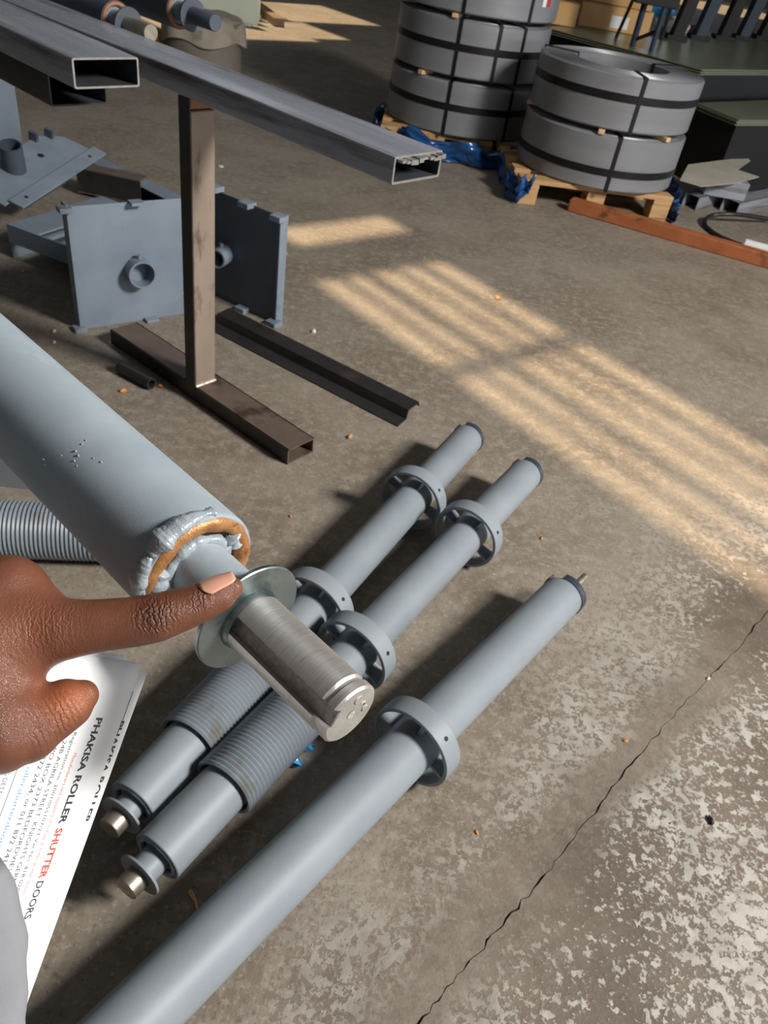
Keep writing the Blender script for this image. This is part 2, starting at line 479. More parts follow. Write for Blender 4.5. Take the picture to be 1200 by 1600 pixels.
for px, py in ((218, 905), (262, 838), (318, 806)):
    q_ = on_face(px, py, XT); angs.append(math.atan2(q_.z, q_.y))
for k, (a_, wdt, rr, rad, sd) in enumerate(((angs[0], 0.75, 0.0030, TR + 0.0003, 11), (angs[1], 0.85, 0.0036, TR + 0.0004, 12), (angs[2], 0.60, 0.0028, TR + 0.0002, 13))):
    obj('weld_spatter', lumpy_ring(rad, rr, 40, 10, 0.45, a0=a_ - wdt / 2, a1=a_ + wdt / 2, x=XT - 0.0042, seed=sd, squash=1.7), WELDP, held, sharp=180)
for k, (px, py) in enumerate(((352, 858), (262, 905))):
    q_ = on_face(px, py, XT); aa = math.atan2(q_.z, q_.y)
    obj('weld_spatter', lumpy_ring(SRAD + 0.0092, 0.0050, 20, 8, 0.4, a0=aa - 0.30, a1=aa + 0.30, x=XT - 0.001, seed=21 + k, squash=0.9), WELDP, held, sharp=180)
obj('stub', MB().lathe([(XT - 0.004, 0.0192), (XW - 0.002, 0.0192), (XW - 0.002, 0.001)], 48), PAINT_HELD, held)
obj('washer', MB().lathe([(XW - 0.0016, 0.018), (XW - 0.0016, 0.0335), (XW - 0.0010, 0.0342), (XW + 0.0010, 0.0342), (XW + 0.0016, 0.0335), (XW + 0.0016, 0.018)], 72, closed=True), ZINC, held)
obj('washer_collar', MB().lathe([(XW + 0.001, SRAD), (XW + 0.001, SRAD + 0.0018), (XW + 0.004, SRAD + 0.0012), (XW + 0.006, SRAD)], 48), ZINC, held)
SW, SD = 0.0108, 0.0048
st = []
for x, dr_, sdd in ((XW - 0.001, 0, SD), (-0.0100, 0, SD), (-0.0092, -0.0004, SD), (-0.0084, -0.0012, SD), (-0.0064, -0.0012, SD), (-0.0058, 0, SD), (-0.0012, -0.0001, SD), (0.0, -0.0014, SD - 0.0008)):
    st.append(slot_loop(x, SRAD + dr_, SW, SD + min(0, dr_), PHI))
sh = obj('shaft', MB().loft(st), SHAFT, held, sharp=25)
# rough floor of the keyway and its open end
c, s = math.cos(PHI), math.sin(PHI)
kf = MB(); rk = SRAD * math.cos(math.asin(SW / 2 / SRAD)) - SD + 0.0003
pt = lambda x, p, q: (x, p * c - q * s, p * s + q * c)
kf.add([pt(XW + 0.002, rk, -SW / 2 + 0.0002), pt(-0.0005, rk, -SW / 2 + 0.0002), pt(-0.0005, rk, SW / 2 - 0.0002), pt(XW + 0.002, rk, SW / 2 - 0.0002),
        pt(XW + 0.002, rk - 0.0005, -SW / 2 + 0.0002), pt(-0.0005, rk - 0.0005, -SW / 2 + 0.0002), pt(-0.0005, rk - 0.0005, SW / 2 - 0.0002), pt(XW + 0.002, rk - 0.0005, SW / 2 - 0.0002)],
       [(0, 1, 2, 3), (7, 6, 5, 4), (0, 4, 5, 1), (1, 5, 6, 2), (2, 6, 7, 3), (3, 7, 4, 0)])
obj('keyway', kf, SHAFT_ROUGH, sh)
# punched marks and centre dimple on the end face
mk = MB()
for cy, cz, r, a0, a1 in ((0.004, 0.0085, 0.0026, 0.4, 3.4), (0.0075, 0.002, 0.002, -1.2, 2.0), (0.010, -0.003, 0.0018, 0.2, 3.6)):
    pts = [(0.0002, cy + r * math.cos(a0 + (a1 - a0) * i / 10), cz + r * math.sin(a0 + (a1 - a0) * i / 10)) for i in range(11)]
    mk.sweep(pts, 0.00045, 5)
obj('stamped_mark', mk, SHAFT_ROUGH, sh)
obj('centre_dimple', MB().lathe([(0.0003, 0.0026), (0.0004, 0.0019), (0.00015, 0.0002)], 20), SHAFT_ROUGH, sh)


# -- barrels on the floor. local X runs from the shaft's tip (0) to the far end (length)
def helix(x0, x1, R, r, k=5, per=30):
    turns = int((x1 - x0) / (2 * r)); v = []; f = []
    n = turns * per
    for i in range(n + 1):
        a = 2 * PI * i / per; x = x0 + r + (x1 - x0 - 2 * r) * i / n
        for j in range(k):
            t = 2 * PI * j / k
            q = R - r + r * math.cos(t)
            v.append((x + r * math.sin(t), q * math.cos(a), q * math.sin(a)))
    for i in range(n):
        for j in range(k):
            f.append((i * k + j, i * k + (j + 1) % k, (i + 1) * k + (j + 1) % k, (i + 1) * k + j))
    f.append(tuple(range(k))); f.append(tuple(n * k + j for j in reversed(range(k))))
    b = MB(); b.v = v; b.f = f
    return b


RW, RR = 0.032, 0.066


def wheel(parent, x, rot=0.0):
    o = obj('wheel_rim', MB().lathe([(x - RW / 2, RR), (x + RW / 2, RR), (x + RW / 2, RR - 0.006), (x - RW / 2, RR - 0.006)], 56, closed=True), PAINT, parent, bevel=0.0008)
    for k in range(4):
        a = rot + k * PI / 2
        m = Matrix.Rotation(a, 4, 'X')
        sp = MB()
        sp.loft([[(x - 0.012, -0.0025, 0.032), (x + 0.012, -0.0025, 0.032), (x + 0.012, 0.0025, 0.032), (x - 0.012, 0.0025, 0.032)],
                 [(x - 0.015, -0.0025, RR - 0.005), (x + 0.015, -0.0025, RR - 0.005), (x + 0.015, 0.0025, RR - 0.005), (x - 0.015, 0.0025, RR - 0.005)]], m)
        obj('wheel_spoke', sp, PAINT, parent)
    for k in range(3):
        a = rot + 0.5 + k * 2 * PI / 3
        m = Matrix.Rotation(a, 4, 'X') @ Matrix.Translation((x, 0, RR)) @ Matrix.Rotation(PI / 2, 4, 'Y')
        obj('bolt_hole', MB().lathe([(-0.0005, 0.0001), (-0.0006, 0.0034), (0.003, 0.0034)], 12, m), CHIP_K, o)


TB = 0.0352     # tube radius of the two spring barrels


def floor_barrel(label, pa, pb, spring, wheels, length=None, tube0=0.05, pin=False, rot=0.3):
    a = G(*pa, RR); b = G(*pb, RR)
    d = (b - a).normalized(); Ln = length or (b - a).length
    th = thing('roller_barrel', label, 'barrel', frame(a, d))
    xs = tube0
    obj('tube', MB().lathe([(xs, TB - 0.003), (xs, TB - 0.001), (xs + 0.001, TB), (Ln - 0.003, TB), (Ln - 0.001, TB - 0.001), (Ln - 0.001, TB - 0.004), (xs + 0.003, TB - 0.004)], 48, closed=True), PAINT, th)
    if spring:
        obj('inner_end_ring', lumpy_ring(TB - 0.007, 0.004, 40, 6, 0.15, x=xs + 0.002, seed=1), PAINT, th, sharp=180)
        obj('end_plate', MB().lathe([(xs + 0.006, TB - 0.003), (xs + 0.004, 0.012)], 32), PAINT, th)
        obj('stub', MB().lathe([(0.022, 0.0185), (xs + 0.006, 0.0185)], 32), PAINT, th)
        obj('washer', MB().lathe([(0.020, 0.015), (0.020, 0.030), (0.0235, 0.030), (0.0235, 0.015)], 40, closed=True), PAINT, th, bevel=0.0006)
        obj('shaft', MB().lathe([(-0.0, 0.0005), (-0.0, 0.0145), (0.0012, 0.0157), (0.022, 0.0157)], 32), OLD_SHAFT, th)
        obj('spring', helix(spring[0], spring[1], 0.0462, 0.0034), SPRING, th)
    for x in wheels: wheel(th, x, rot)
    # far end: dark collar with a gap, inner boss
    seg = MB()
    n = 40; pr = [(Ln - 0.004, TB + 0.0014), (Ln + 0.009, TB + 0.0014), (Ln + 0.009, TB - 0.003), (Ln - 0.004, TB - 0.001)]
    v = []; f = []
    for i in range(n + 1):
        t = 1.2 + (2 * PI - 0.55) * i / n
        for x, r in pr: v.append((x, r * math.cos(t), r * math.sin(t)))
    for i in range(n):
        for j in range(4): f.append((i * 4 + j, i * 4 + (j + 1) % 4, i * 4 + 4 + (j + 1) % 4, i * 4 + 4 + j))
    f.append((0, 1, 2, 3)); f.append((n * 4 + 3, n * 4 + 2, n * 4 + 1, n * 4))
    obj('end_collar', seg.add(v, f), COLLAR, th)
    obj('end_disc', MB().lathe([(Ln - 0.002, TB - 0.002), (Ln + 0.001, 0.016), (Ln + 0.006, 0.014), (Ln + 0.006, 0.0005)], 32), PAINT_DARK_SHADE, th)
    if pin:
        obj('end_pin', MB().lathe([(Ln, 0.0075), (Ln + 0.040, 0.0075), (Ln + 0.042, 0.006), (Ln + 0.042, 0.0003)], 20), OLD_SHAFT, th)
    return th


def tpos(pa, pb, q):
    a = G(*pa, RR); b = G(*pb, RR); return (G(*q, RR) - a).dot((b - a).normalized())


A1, B1 = (170, 1296), (731, 685)
floor_barrel('grey floor barrel with spring, leftmost of the three on the floor, two wheels', A1, B1, (tpos(A1, B1, (292, 1163)), tpos(A1, B1, (430, 1010))),
             [tpos(A1, B1, (642, 776)), tpos(A1, B1, (489, 943))], tube0=tpos(A1, B1, (207, 1256)), rot=0.35)
A2, B2 = (196, 1390), (822, 740)
floor_barrel('grey floor barrel with rust-stained spring, middle one of the three on the floor', A2, B2, (tpos(A2, B2, (346, 1234)), tpos(A2, B2, (500, 1070))),
             [tpos(A2, B2, (728, 832)), tpos(A2, B2, (552, 1014))], tube0=tpos(A2, B2, (243, 1338)), rot=0.5)
A3, B3 = (215, 1590), (880, 930)
a3 = G(*A3, RR); b3 = G(*B3, RR); d3 = (b3 - a3).normalized(); ext = 1.05
th = thing('roller_barrel', 'long plain grey barrel nearest the worn paint, one wheel and a pin at its end', 'barrel', frame(a3 - d3 * ext, d3))
_G = G


def long_barrel():
    Ln = (b3 - a3).length + ext
    obj('tube', MB().lathe([(0.0, TR - 0.004), (0.0, TR), (Ln - 0.003, TR), (Ln - 0.001, TR - 0.001), (Ln - 0.001, TR - 0.004)], 56, closed=True), PAINT, th)
    wheel(th, (G(650, 1158, RR) - a3).dot(d3) + ext, 0.2)
    wheel(th, 0.25, 0.2)
    n = 40; pr = [(Ln - 0.004, TR + 0.002), (Ln + 0.010, TR + 0.002), (Ln + 0.010, TR - 0.003), (Ln - 0.004, TR - 0.001)]
    v = []; f = []
    for i in range(n + 1):
        t = 1.3 + (2 * PI - 0.7) * i / n
        for x, r in pr: v.append((x, r * math.cos(t), r * math.sin(t)))
    for i in range(n):
        for j in range(4): f.append((i * 4 + j, i * 4 + (j + 1) % 4, i * 4 + 4 + (j + 1) % 4, i * 4 + 4 + j))
    f.append((0, 1, 2, 3)); f.append((n * 4 + 3, n * 4 + 2, n * 4 + 1, n * 4))
    obj('end_collar', MB().add(v, f), COLLAR, th)
    obj('end_disc', MB().lathe([(Ln - 0.002, TR - 0.002), (Ln + 0.001, 0.016), (Ln + 0.006, 0.014), (Ln + 0.006, 0.0005)], 32), PAINT_DARK_SHADE, th)
    obj('end_pin', MB().lathe([(Ln, 0.0065), (Ln + 0.060, 0.0065), (Ln + 0.062, 0.005), (Ln + 0.062, 0.0003)], 20, Matrix.Translation((0, -0.008, 0.014))), OLD_SHAFT, th)


long_barrel()

# -- ribbed spring of another barrel, under the held one, and the drilled plate behind it
sa = G(150, 832, 0.052); sb = G(0, 826, 0.052); sd = (sb - sa).normalized()
sp = thing('roller_barrel', 'ribbed grey spring barrel lying under the held barrel at the picture edge', 'barrel', frame(sa + sd * -0.10, sd))
obj('spring', helix(0.0, 0.62, 0.052, 0.0036), SPRING, sp)
obj('tube', MB().lathe([(-0.0, TR - 0.004), (-0.0, TR), (0.9, TR), (0.9, TR - 0.004)], 40, closed=True), PAINT, sp)
fp = G(14, 786, 0)
fm = frame(fp + Vector((0, 0.05, 0)), Vector((1, 0.1, 0)))
fpt = thing('end_plate', 'small grey drilled plate standing behind the ribbed spring barrel', 'plate', fm)
poly = [(-0.12, 0), (0.025, 0), (0.028, 0.07), (0.02, 0.085), (0.0, 0.10), (-0.12, 0.10)]
obj('plate', MB().prism(poly, -0.003, 0.003, Matrix.Rotation(PI / 2, 4, 'X')), PAINT, fpt, bevel=0.001)
obj('bolt_hole', MB().lathe([(-0.0036, 0.007), (0.0036, 0.007)], 16, Matrix.Translation((-0.003, 0, 0.062)) @ Matrix.Rotation(PI / 2, 4, 'Z'), cap=True), CHIP_K, fpt)


# -- two finished barrels lying across the far trestle, top of the picture
def far_barrel(label, pe, ze, px_stub):
    e = G(*pe, ze)
    t = thing('roller_barrel', label, 'barrel', frame(e, -UB))
    obj('tube', MB().lathe([(-0.135, TR - 0.004), (-0.135, TR), (-1.5, TR), (-1.5, TR - 0.004)], 48, closed=True), PAINT_DARK_SHADE, t)
    obj('heat_tinted_ring', lumpy_ring(TR - 0.006, 0.0045, 48, 6, 0.15, x=-0.135, seed=4), PACK, t, sharp=180)
    obj('end_plate', MB().lathe([(-0.139, TR - 0.003), (-0.139, 0.012)], 40), PAINT_FAR, t)
    obj('stub', MB().lathe([(-0.14, 0.0205), (-0.088, 0.0205)], 32), PAINT_FAR, t)
    obj('washer', MB().lathe([(-0.090, 0.014), (-0.090, 0.0345), (-0.085, 0.0345), (-0.085, 0.014)], 40, closed=True), PAINT_DARK_SHADE, t)
    obj('shaft', MB().lathe([(-0.088, 0.0178), (-0.002, 0.0178), (0, 0.0165), (0, 0.0005)], 32), OLD_SHAFT if px_stub else PAINT_DARK_SHADE, t)
    return t


far_barrel('dark grey barrel with painted shaft end lying on canvas-topped drum', (337, 36), 0.715, 0)
far_barrel('dark grey barrel with bare worn shaft end, between long tube and drum', (236, 52), 0.692, 1)


# ------------------------------------------------------------------ rectangular tubes and their trestle
def rhs(name, label, org, L, wd, hg, m, t=0.003, cat='steel tube', axis=None, end=None):
    """hollow section; local X runs away from its visible end at the origin, section centred in y, base at z=0"""
    th = thing(name, label, cat, frame(org, axis))
    y, z = wd / 2, hg; r = 0.004

    def loop(x, iy, z0, z1, rr):
        pts = []
        for cy, cz, a0 in ((iy - rr, z1 - rr, 0), (-iy + rr, z1 - rr, PI / 2), (-iy + rr, z0 + rr, PI), (iy - rr, z0 + rr, 1.5 * PI)):
            for k in range(4):
                a = a0 + k * PI / 6
                pts.append((x, cy + rr * math.cos(a), cz + rr * math.sin(a)))
        return pts
    obj('tube_wall', MB().loft([loop(0.0, y, 0, z, r), loop(L, y, 0, z, r)], cap=False), m, th)
    obj('cut_end', MB().loft([loop(0.0, y, 0, z, r), loop(-0.0004, y - 0.0003, 0.0003, z - 0.0003, r), loop(-0.0004, y - t, t, z - t, r * 0.6), loop(0.002, y - t, t, z - t, r * 0.6)], cap=False), end or RHS_END, th)
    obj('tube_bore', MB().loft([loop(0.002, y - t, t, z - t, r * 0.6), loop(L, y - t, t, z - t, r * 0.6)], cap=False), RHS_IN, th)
    return th


NV = Vector((0.624, 0.781, 0))
TZ = 0.655
o2 = (G(614, 290, TZ) + G(682, 276, TZ)) / 2
t2 = rhs('steel_tube', 'long rectangular steel tube lying on top of the brown trestle post', o2, 2.6, 0.113, 0.041, RHS, axis=UB, t=0.0035)
# ragged plastic/burr at its cut end
rg = MB(); pts = []
for i in range(12):
    y = -0.05 + 0.1 * i / 11
    pts.append((-0.004 - 0.004 * random.random(), y, 0.034 + random.uniform(-0.003, 0.005)))
for p, q in zip(pts, pts[1:]):
    rg.box(((p[0] + q[0]) / 2, (p[1] + q[1]) / 2, (p[2] + q[2]) / 2), (0.010 + random.random() * 0.006, 0.010, 0.003 + random.random() * 0.004))
obj('cutting_burr', rg, RHS_END, t2)
o1 = (G(127, 143, TZ + 0.05) + G(208, 133, TZ + 0.05)) / 2
rhs('steel_tube', 'rectangular steel tube with clean open end, topmost of the two at upper left', o1, 1.6, 0.110, 0.042, RHS, axis=U, t=0.003)
o3 = (G(88, 170, TZ) + G(160, 160, TZ)) / 2
rhs('steel_tube', 'dark rectangular steel tube lying beneath the clean-ended tube at upper left', o3, 1.5, 0.100, 0.048, BLACKSTEEL_SHADE, axis=U, t=0.003, end=BLACKSTEEL_SHADE)

# trestle: post, foot
fe = (G(452, 726) + G(486, 706)) / 2; fb = (G(178, 540) + G(212, 520)) / 2
fd = (fb - fe).normalized()
tr = thing('trestle', 'brown steel trestle with upright post and long flat foot', 'trestle', frame(fe, fd))
FW, FH = 0.078, 0.038
Lf = (fb - fe).length


def u_loop(x, y, z0, z1): return [(x, -y, z0), (x, y, z0), (x, y, z1), (x, -y, z1)]


ft = MB()
ft.box((Lf / 2, 0, FH - 0.0015), (Lf, FW, 0.003)); ft.box((Lf / 2, FW / 2 - 0.0015, FH / 2), (Lf, 0.003, FH)); ft.box((Lf / 2, -FW / 2 + 0.0015, FH / 2), (Lf, 0.003, FH)); ft.box((Lf / 2, 0, 0.0015), (Lf, FW, 0.003))
obj('foot', ft, FOOTST, tr)
pl = frame(fe, fd).inverted()
pb = pl @ G(303, 628)
px0 = pb.x
post = MB(); PW, PD = 0.058, 0.034
ph = TZ - FH - 0.024
PY = (FW - PW) / 2
post.box((px0 + PD / 2, PY, FH + ph / 2), (PD, PW, ph))
obj('post', post, TREST, tr, bevel=0.003)
obj('weld', lumpy_ring(0.0, 0.001, 8, 4) if False else MB().sweep([(px0 - 0.001, y, FH + 0.002) for y in np.linspace(PY - PW / 2, PY + PW / 2, 14)], [0.003 + 0.0012 * random.random() for _ in range(14)], 6), GALV, tr)
obj('packer', MB().box((px0 + PD / 2, PY, TZ - 0.011), (PD, PW, 0.021)), PACK, tr, bevel=0.002)
obj('post_shade_plate', MB().box((px0 + PD / 2, FW / 2 + 0.0012, (TZ - 0.003) / 2), (PD, 0.0024, TZ - 0.003)), BLACKSTEEL_SHADE, tr)  # thin black plate added as the shade on the post's front face
obj('foot_shade_plate', MB().box((Lf / 2, FW / 2 + 0.0008, FH / 2), (Lf, 0.0014, FH)), BLACKSTEEL_SHADE, tr)  # black strip added to darken the foot's shaded front side

# Z-section lying on the floor behind the trestle
z0, z1 = G(640, 655), G(345, 505)
zt = thing('steel_angle', 'black folded steel section lying on floor beyond the trestle foot', 'steel section', frame(z0, (z1 - z0)))
Lz = (z1 - z0).length
prof = [(0.052, 0.0), (0.016, 0.006), (0.012, 0.030), (-0.030, 0.034), (-0.034, 0.024), (-0.036, 0.024), (-0.032, 0.037), (0.014, 0.033), (0.019, 0.009), (0.053, 0.003)]
obj('section', MB().loft([[(x, y, z) for y, z in prof] for x in (0, Lz)]), BLACKSTEEL_SHADE, zt, sharp=20)
# short pipe offcut
pa_, pb_ = G(237, 600, 0.014), G(190, 575, 0.014)
pp = thing('pipe_offcut', 'short black pipe offcut lying beside the trestle foot', 'pipe', frame(pa_, pb_ - pa_))
obj('pipe', MB().lathe([(0, 0.010), (0, 0.014), (0.11, 0.014), (0.11, 0.010)], 28, closed=True), BLACKSTEEL_SHADE, pp)


# ------------------------------------------------------------------ end plates and brackets, left
def collar(parent, at, axis, r=0.026, L=0.045, m=PAINT_FAR, key=True):
    M = frame(at, axis)
    c = obj('collar', MB().lathe([(0, r - 0.005), (L, r - 0.005), (L, r), (0, r)], 36, M, closed=True), m, parent)
    obj('bore', MB().lathe([(0.001, r - 0.0052), (0.001, 0.0003)], 28, M), CHIP_K, c)
    if key: obj('grub_screw', MB().lathe([(r - 0.002, 0.006), (r + 0.010, 0.006), (r + 0.010, 0.0003)], 12, M @ Matrix.Translation((L * 0.5, 0, 0)) @ Matrix.Rotation(-PI / 2, 4, 'Y')), m, c)


bl, br = G(125, 515), G(285, 490)
p1d = (br - bl).normalized(); p1n = Vector((p1d.y, -p1d.x, 0))          # p1n towards the camera
wP = (br - bl).length + 0.02; hP = 0.318
ep = thing('end_plate', 'grey square end plate with round collar standing before the trestle post', 'plate', frame(bl, p1d))
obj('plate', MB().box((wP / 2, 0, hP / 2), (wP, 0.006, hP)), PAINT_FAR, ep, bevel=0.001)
obj('flange', MB().box((0.003, 0.016, hP / 2), (0.006, 0.036, hP + 0.006)), PAINT_FAR, ep, bevel=0.001)
for x, z in ((0.0, hP - 0.005), (0.002, 0.004)):
    obj('corner_tab', MB().box((x - 0.004, -0.004, z), (0.03, 0.03, 0.012)), PAINT_FAR, ep, bevel=0.001)
for x, z in ((wP * 0.55, hP + 0.001), (wP * 0.62, 0.004)):
    obj('edge_tab', MB().box((x, -0.012, z), (0.034, 0.03, 0.008)), PAINT_FAR, ep, bevel=0.001)
im = frame(bl, p1d).inverted()
r0 = ray(215, 420); t_ = (bl - Vector(CAM)).dot(p1n) / Vector(r0).dot(p1n); hit = im @ (Vector(CAM) + Vector(r0) * t_)
collar(ep, Vector((hit.x, 0, hit.z)), Vector((-0.06, -1, 0)), 0.036, 0.042)

a_, b_ = G(338, 462), G(431, 506)
p2d = (b_ - a_).normalized(); w2 = (b_ - a_).length
ep2 = thing('end_plate', 'end plate with shade-darkened face and pale edges standing behind the trestle post', 'plate', frame(a_ - p2d * 0.06, p2d))
w2 += 0.06
hP2 = 0.305
obj('plate', MB().box((w2 / 2, 0, hP2 / 2), (w2, 0.006, hP2)), PAINT_DARK_SHADE, ep2, bevel=0.001)  # shade put into the colour: this face turns away from the light
obj('flange', MB().box((w2, 0.010, hP2 / 2), (0.006, 0.030, hP2)), PAINT_FAR, ep2, bevel=0.001)
for x, z in ((w2, hP2 - 0.002), (w2, 0.006), (w2 * 0.62, hP2), (w2 * 0.6, 0.005), (0.065, hP2 + 0.008)):
    obj('edge_tab', MB().box((x, -0.010, z), (0.036, 0.036, 0.014)), PAINT_FAR, ep2, bevel=0.001)
im2 = frame(a_ - p2d * 0.06, p2d).inverted(); p2n = Vector((p2d.y, -p2d.x, 0))
r0 = ray(352, 395); t_ = (a_ - Vector(CAM)).dot(p2n) / Vector(r0).dot(p2n); hit = im2 @ (Vector(CAM) + Vector(r0) * t_)
collar(ep2, Vector((hit.x + 0.004, 0, hit.z)), Vector((0.25, -1, 0.0)), 0.027, 0.055)

# tray-shaped bracket to the left of the near plate
ta, tb_, tc_ = G(15, 352, 0.10), G(160, 308, 0.10), G(118, 440, 0.10)
tx = (tb_ - ta).normalized()
tray = thing('steel_bracket', 'pale grey box bracket lying beside the near end plate', 'bracket', frame(Vector((ta.x, ta.y, 0)), tx))
tl = (tb_ - ta).length
obj('top_face', MB().box((tl / 2, -0.05, 0.100), (tl, 0.115, 0.005)), PAINT_FAR, tray, bevel=0.001)
obj('side_face', MB().box((0.0, -0.16, 0.075), (0.005, 0.34, 0.055)), PAINT_FAR, tray, bevel=0.001)
obj('lower_face', MB().box((tl / 2, -0.235, 0.075), (tl, 0.19, 0.005)), PAINT_FAR, tray, bevel=0.001)
obj('back_face', MB().box((tl / 2, 0.006, 0.05), (tl, 0.005, 0.10)), PAINT_FAR, tray)
obj('front_lip', MB().box((tl / 2, -0.330, 0.05), (tl, 0.005, 0.05)), PAINT_DARK_SHADE, tray)
obj('support_leg', MB().box((tl / 2, -0.16, 0.024), (tl * 0.6, 0.2, 0.048)), PAINT_DARK_SHADE, tray)

# channel behind the plates
c0, c1 = G(285, 312, 0.06), G(160, 252, 0.06)
ch = thing('steel_channel', 'grey steel channel with dark inside lying behind the near end plate', 'channel', frame(Vector((c0.x, c0.y, 0)), c1 - c0))
Lc = (c1 - c0).length + 0.12
obj('top_flange', MB().box((Lc / 2, 0.015, 0.060), (Lc, 0.07, 0.005)), PAINT_FAR, ch, bevel=0.001)
obj('web', MB().box((Lc / 2, -0.022 + 0.002, 0.032), (Lc, 0.005, 0.056)), BLACKSTEEL_SHADE, ch)
obj('bottom_flange', MB().box((Lc / 2, 0.015, 0.003), (Lc, 0.07, 0.005)), BLACKSTEEL_SHADE, ch)
# second, brown channel in front
c0, c1 = G(180, 345, 0.02), G(130, 300, 0.02)
c2 = thing('steel_channel', 'dark brown steel channel between the leaning plate and box bracket', 'channel', frame(G(205, 322), Vector((-1, 0.10, 0))))
obj('web', MB().box((0.08, 0, 0.055), (0.24, 0.005, 0.075)), BLACKSTEEL_SHADE, c2)
obj('top_flange', MB().box((0.08, -0.03, 0.094), (0.24, 0.065, 0.005)), FOOTST, c2)
obj('bottom_flange', MB().box((0.08, -0.03, 0.0125), (0.24, 0.065, 0.005)), FOOTST, c2)

# plate leaning, upper left: a drilled plate with folded front flange and a stub of pipe
Bq = [G(0, 300, 0.12), G(35, 325, 0.10), G(165, 240, 0.17), G(120, 200, 0.20)]
ex = (Bq[2] - Bq[1]).normalized()
lm = frame(Bq[1], ex, (0.1, -0.62, 0.75))
lp = thing('end_plate', 'tilted grey end plate with pipe stub and bolt holes, upper left of box bracket', 'plate', lm)
lw = (Bq[2] - Bq[1]).length
obj('flange', MB().box((lw / 2, 0.022, 0.0), (lw, 0.05, 0.006)), PAINT_FAR, lp, bevel=0.001)
obj('plate', MB().prism([(-0.02, 0.046), (lw - 0.01, 0.046), (lw - 0.02, 0.15), (lw - 0.08, 0.20), (-0.02, 0.21)], -0.012, -0.006), PAINT_FAR, lp, bevel=0.001)
for x, y in ((0.05, 0.022), (lw - 0.06, 0.022)):
    obj('bolt_hole', MB().lathe([(-0.0005, 0.006), (0.0036, 0.006)], 12, Matrix.Translation((x, y, 0)) @ Matrix.Rotation(-PI / 2, 4, 'Y'), cap=True), CHIP_K, lp)
obj('bolt_hole', MB().lathe([(-0.01, 0.011), (-0.0055, 0.011)], 12, Matrix.Translation((lw * 0.62, 0.13, 0)) @ Matrix.Rotation(-PI / 2, 4, 'Y'), cap=True), CHIP_K, lp)
collar(lp, Vector((0.155, 0.135, -0.008)), Vector((-0.1, 0.1, 1)), 0.034, 0.085, PAINT_DARK_SHADE, False)
for x, y in ((lw - 0.06, 0.175), (lw - 0.115, 0.195)):
    obj('edge_tab', MB().box((x, y, 0.006), (0.012, 0.03, 0.03)), PAINT_DARK_SHADE, lp)
obj('support_leg', MB().box((lw / 2, 0.12, -0.055), (lw * 0.5, 0.10, 0.085)), PAINT_DARK_SHADE, lp)

# tall plate standing at the picture's left edge
g0 = G(33, 300, 0)
gp = thing('end_plate', 'tall grey blue plate standing upright at the upper left edge', 'plate', frame(g0 + Vector((0, 0.06, 0)), Vector((-1, -0.5, 0))))
obj('plate', MB().box((0.15, 0, 0.24), (0.30, 0.008, 0.48)), PAINT_FAR, gp, bevel=0.002)
obj('rear_gusset', MB().box((0.20, -0.05, 0.10), (0.008, 0.10, 0.20)), PAINT_FAR, gp)


# ------------------------------------------------------------------ coils of steel strip
def coil(label, c, z0, h, ro, ri, strap_z, vstraps, stack_group, lean=0.0):
    M = Matrix.Translation((c[0], c[1], z0))
    th = thing('steel_coil', label, 'coil', M, stack_group)
    R90 = Matrix.Rotation(-PI / 2, 4, 'Y')       # lathe axis X -> Z
    pr = [(0.004, ro - 0.006), (0.010, ro), (h - 0.010, ro), (h - 0.004, ro - 0.006), (h - 0.003, ri + 0.004), (h - 0.006, ri), (0.006, ri), (0.003, ri + 0.004)]
    wr = MB().lathe(pr, 96, R90, closed=True)
    obj('wound_strip', wr, COIL, th, sharp=28)
    ends = MB()                                   # edges of the wraps on the top face
    for k in range(9):
        r = ri + (ro - ri) * (k + 0.8) / 10
        ends.lathe([(h - 0.0045, r - 0.0012), (h - 0.0016, r), (h - 0.0045, r + 0.0012)], 64, R90)
    obj('wrap_edges', ends, COIL, th)['kind'] = 'stuff'
    if strap_z:
        obj('girth_strap', MB().lathe([(strap_z - 0.015, ro), (strap_z - 0.015, ro + 0.0025), (strap_z + 0.015, ro + 0.0025), (strap_z + 0.015, ro)], 96, R90, closed=True), STRAP, th)
    for az in vstraps:
        m = Matrix.Rotation(az, 4, 'Z')
        L = [(ri - 0.002, 0.0), (ro + 0.003, 0.0), (ro + 0.003, h + 0.001), (ri - 0.002, h + 0.001)]
        b = MB()
        t = 0.002; wS = 0.016
        b.box(((ri + ro) / 2, 0, h - 0.001), (ro - ri + 0.004, wS, 0.004), m)
        b.box((ro + 0.002, 0, h / 2), (0.004, wS, h), m)
        b.box((ri - 0.001, 0, h / 2), (0.003, wS, h), m)
        obj('eye_strap', b, STRAP, th)
    return th


def spacers(c, z, ro, pixels, h=0.018):
    for lab, az in pixels:
        p = (c[0] + math.cos(az) * (ro - 0.035), c[1] + math.sin(az) * (ro - 0.035), z)
        M = Matrix.Translation(p) @ Matrix.Rotation(az, 4, 'Z')
        t = thing('wood_spacer', lab, 'wood block', M)
        b = obj('block', MB().box((0, 0, h / 2), (0.09, 0.026, h)), PALEWOOD, t, bevel=0.002)


# right stack (two coils)
L2, R2 = G(806, 252, 0.11), G(1046, 292, 0.11)
RO2 = 0.362
C2 = (L2 + R2) / 2; C2.z = 0
vw = Vector((C2.x, C2.y, 0)).normalized()
C2 = C2 + vw * 0.09 + Vector((-0.012, 0, 0))


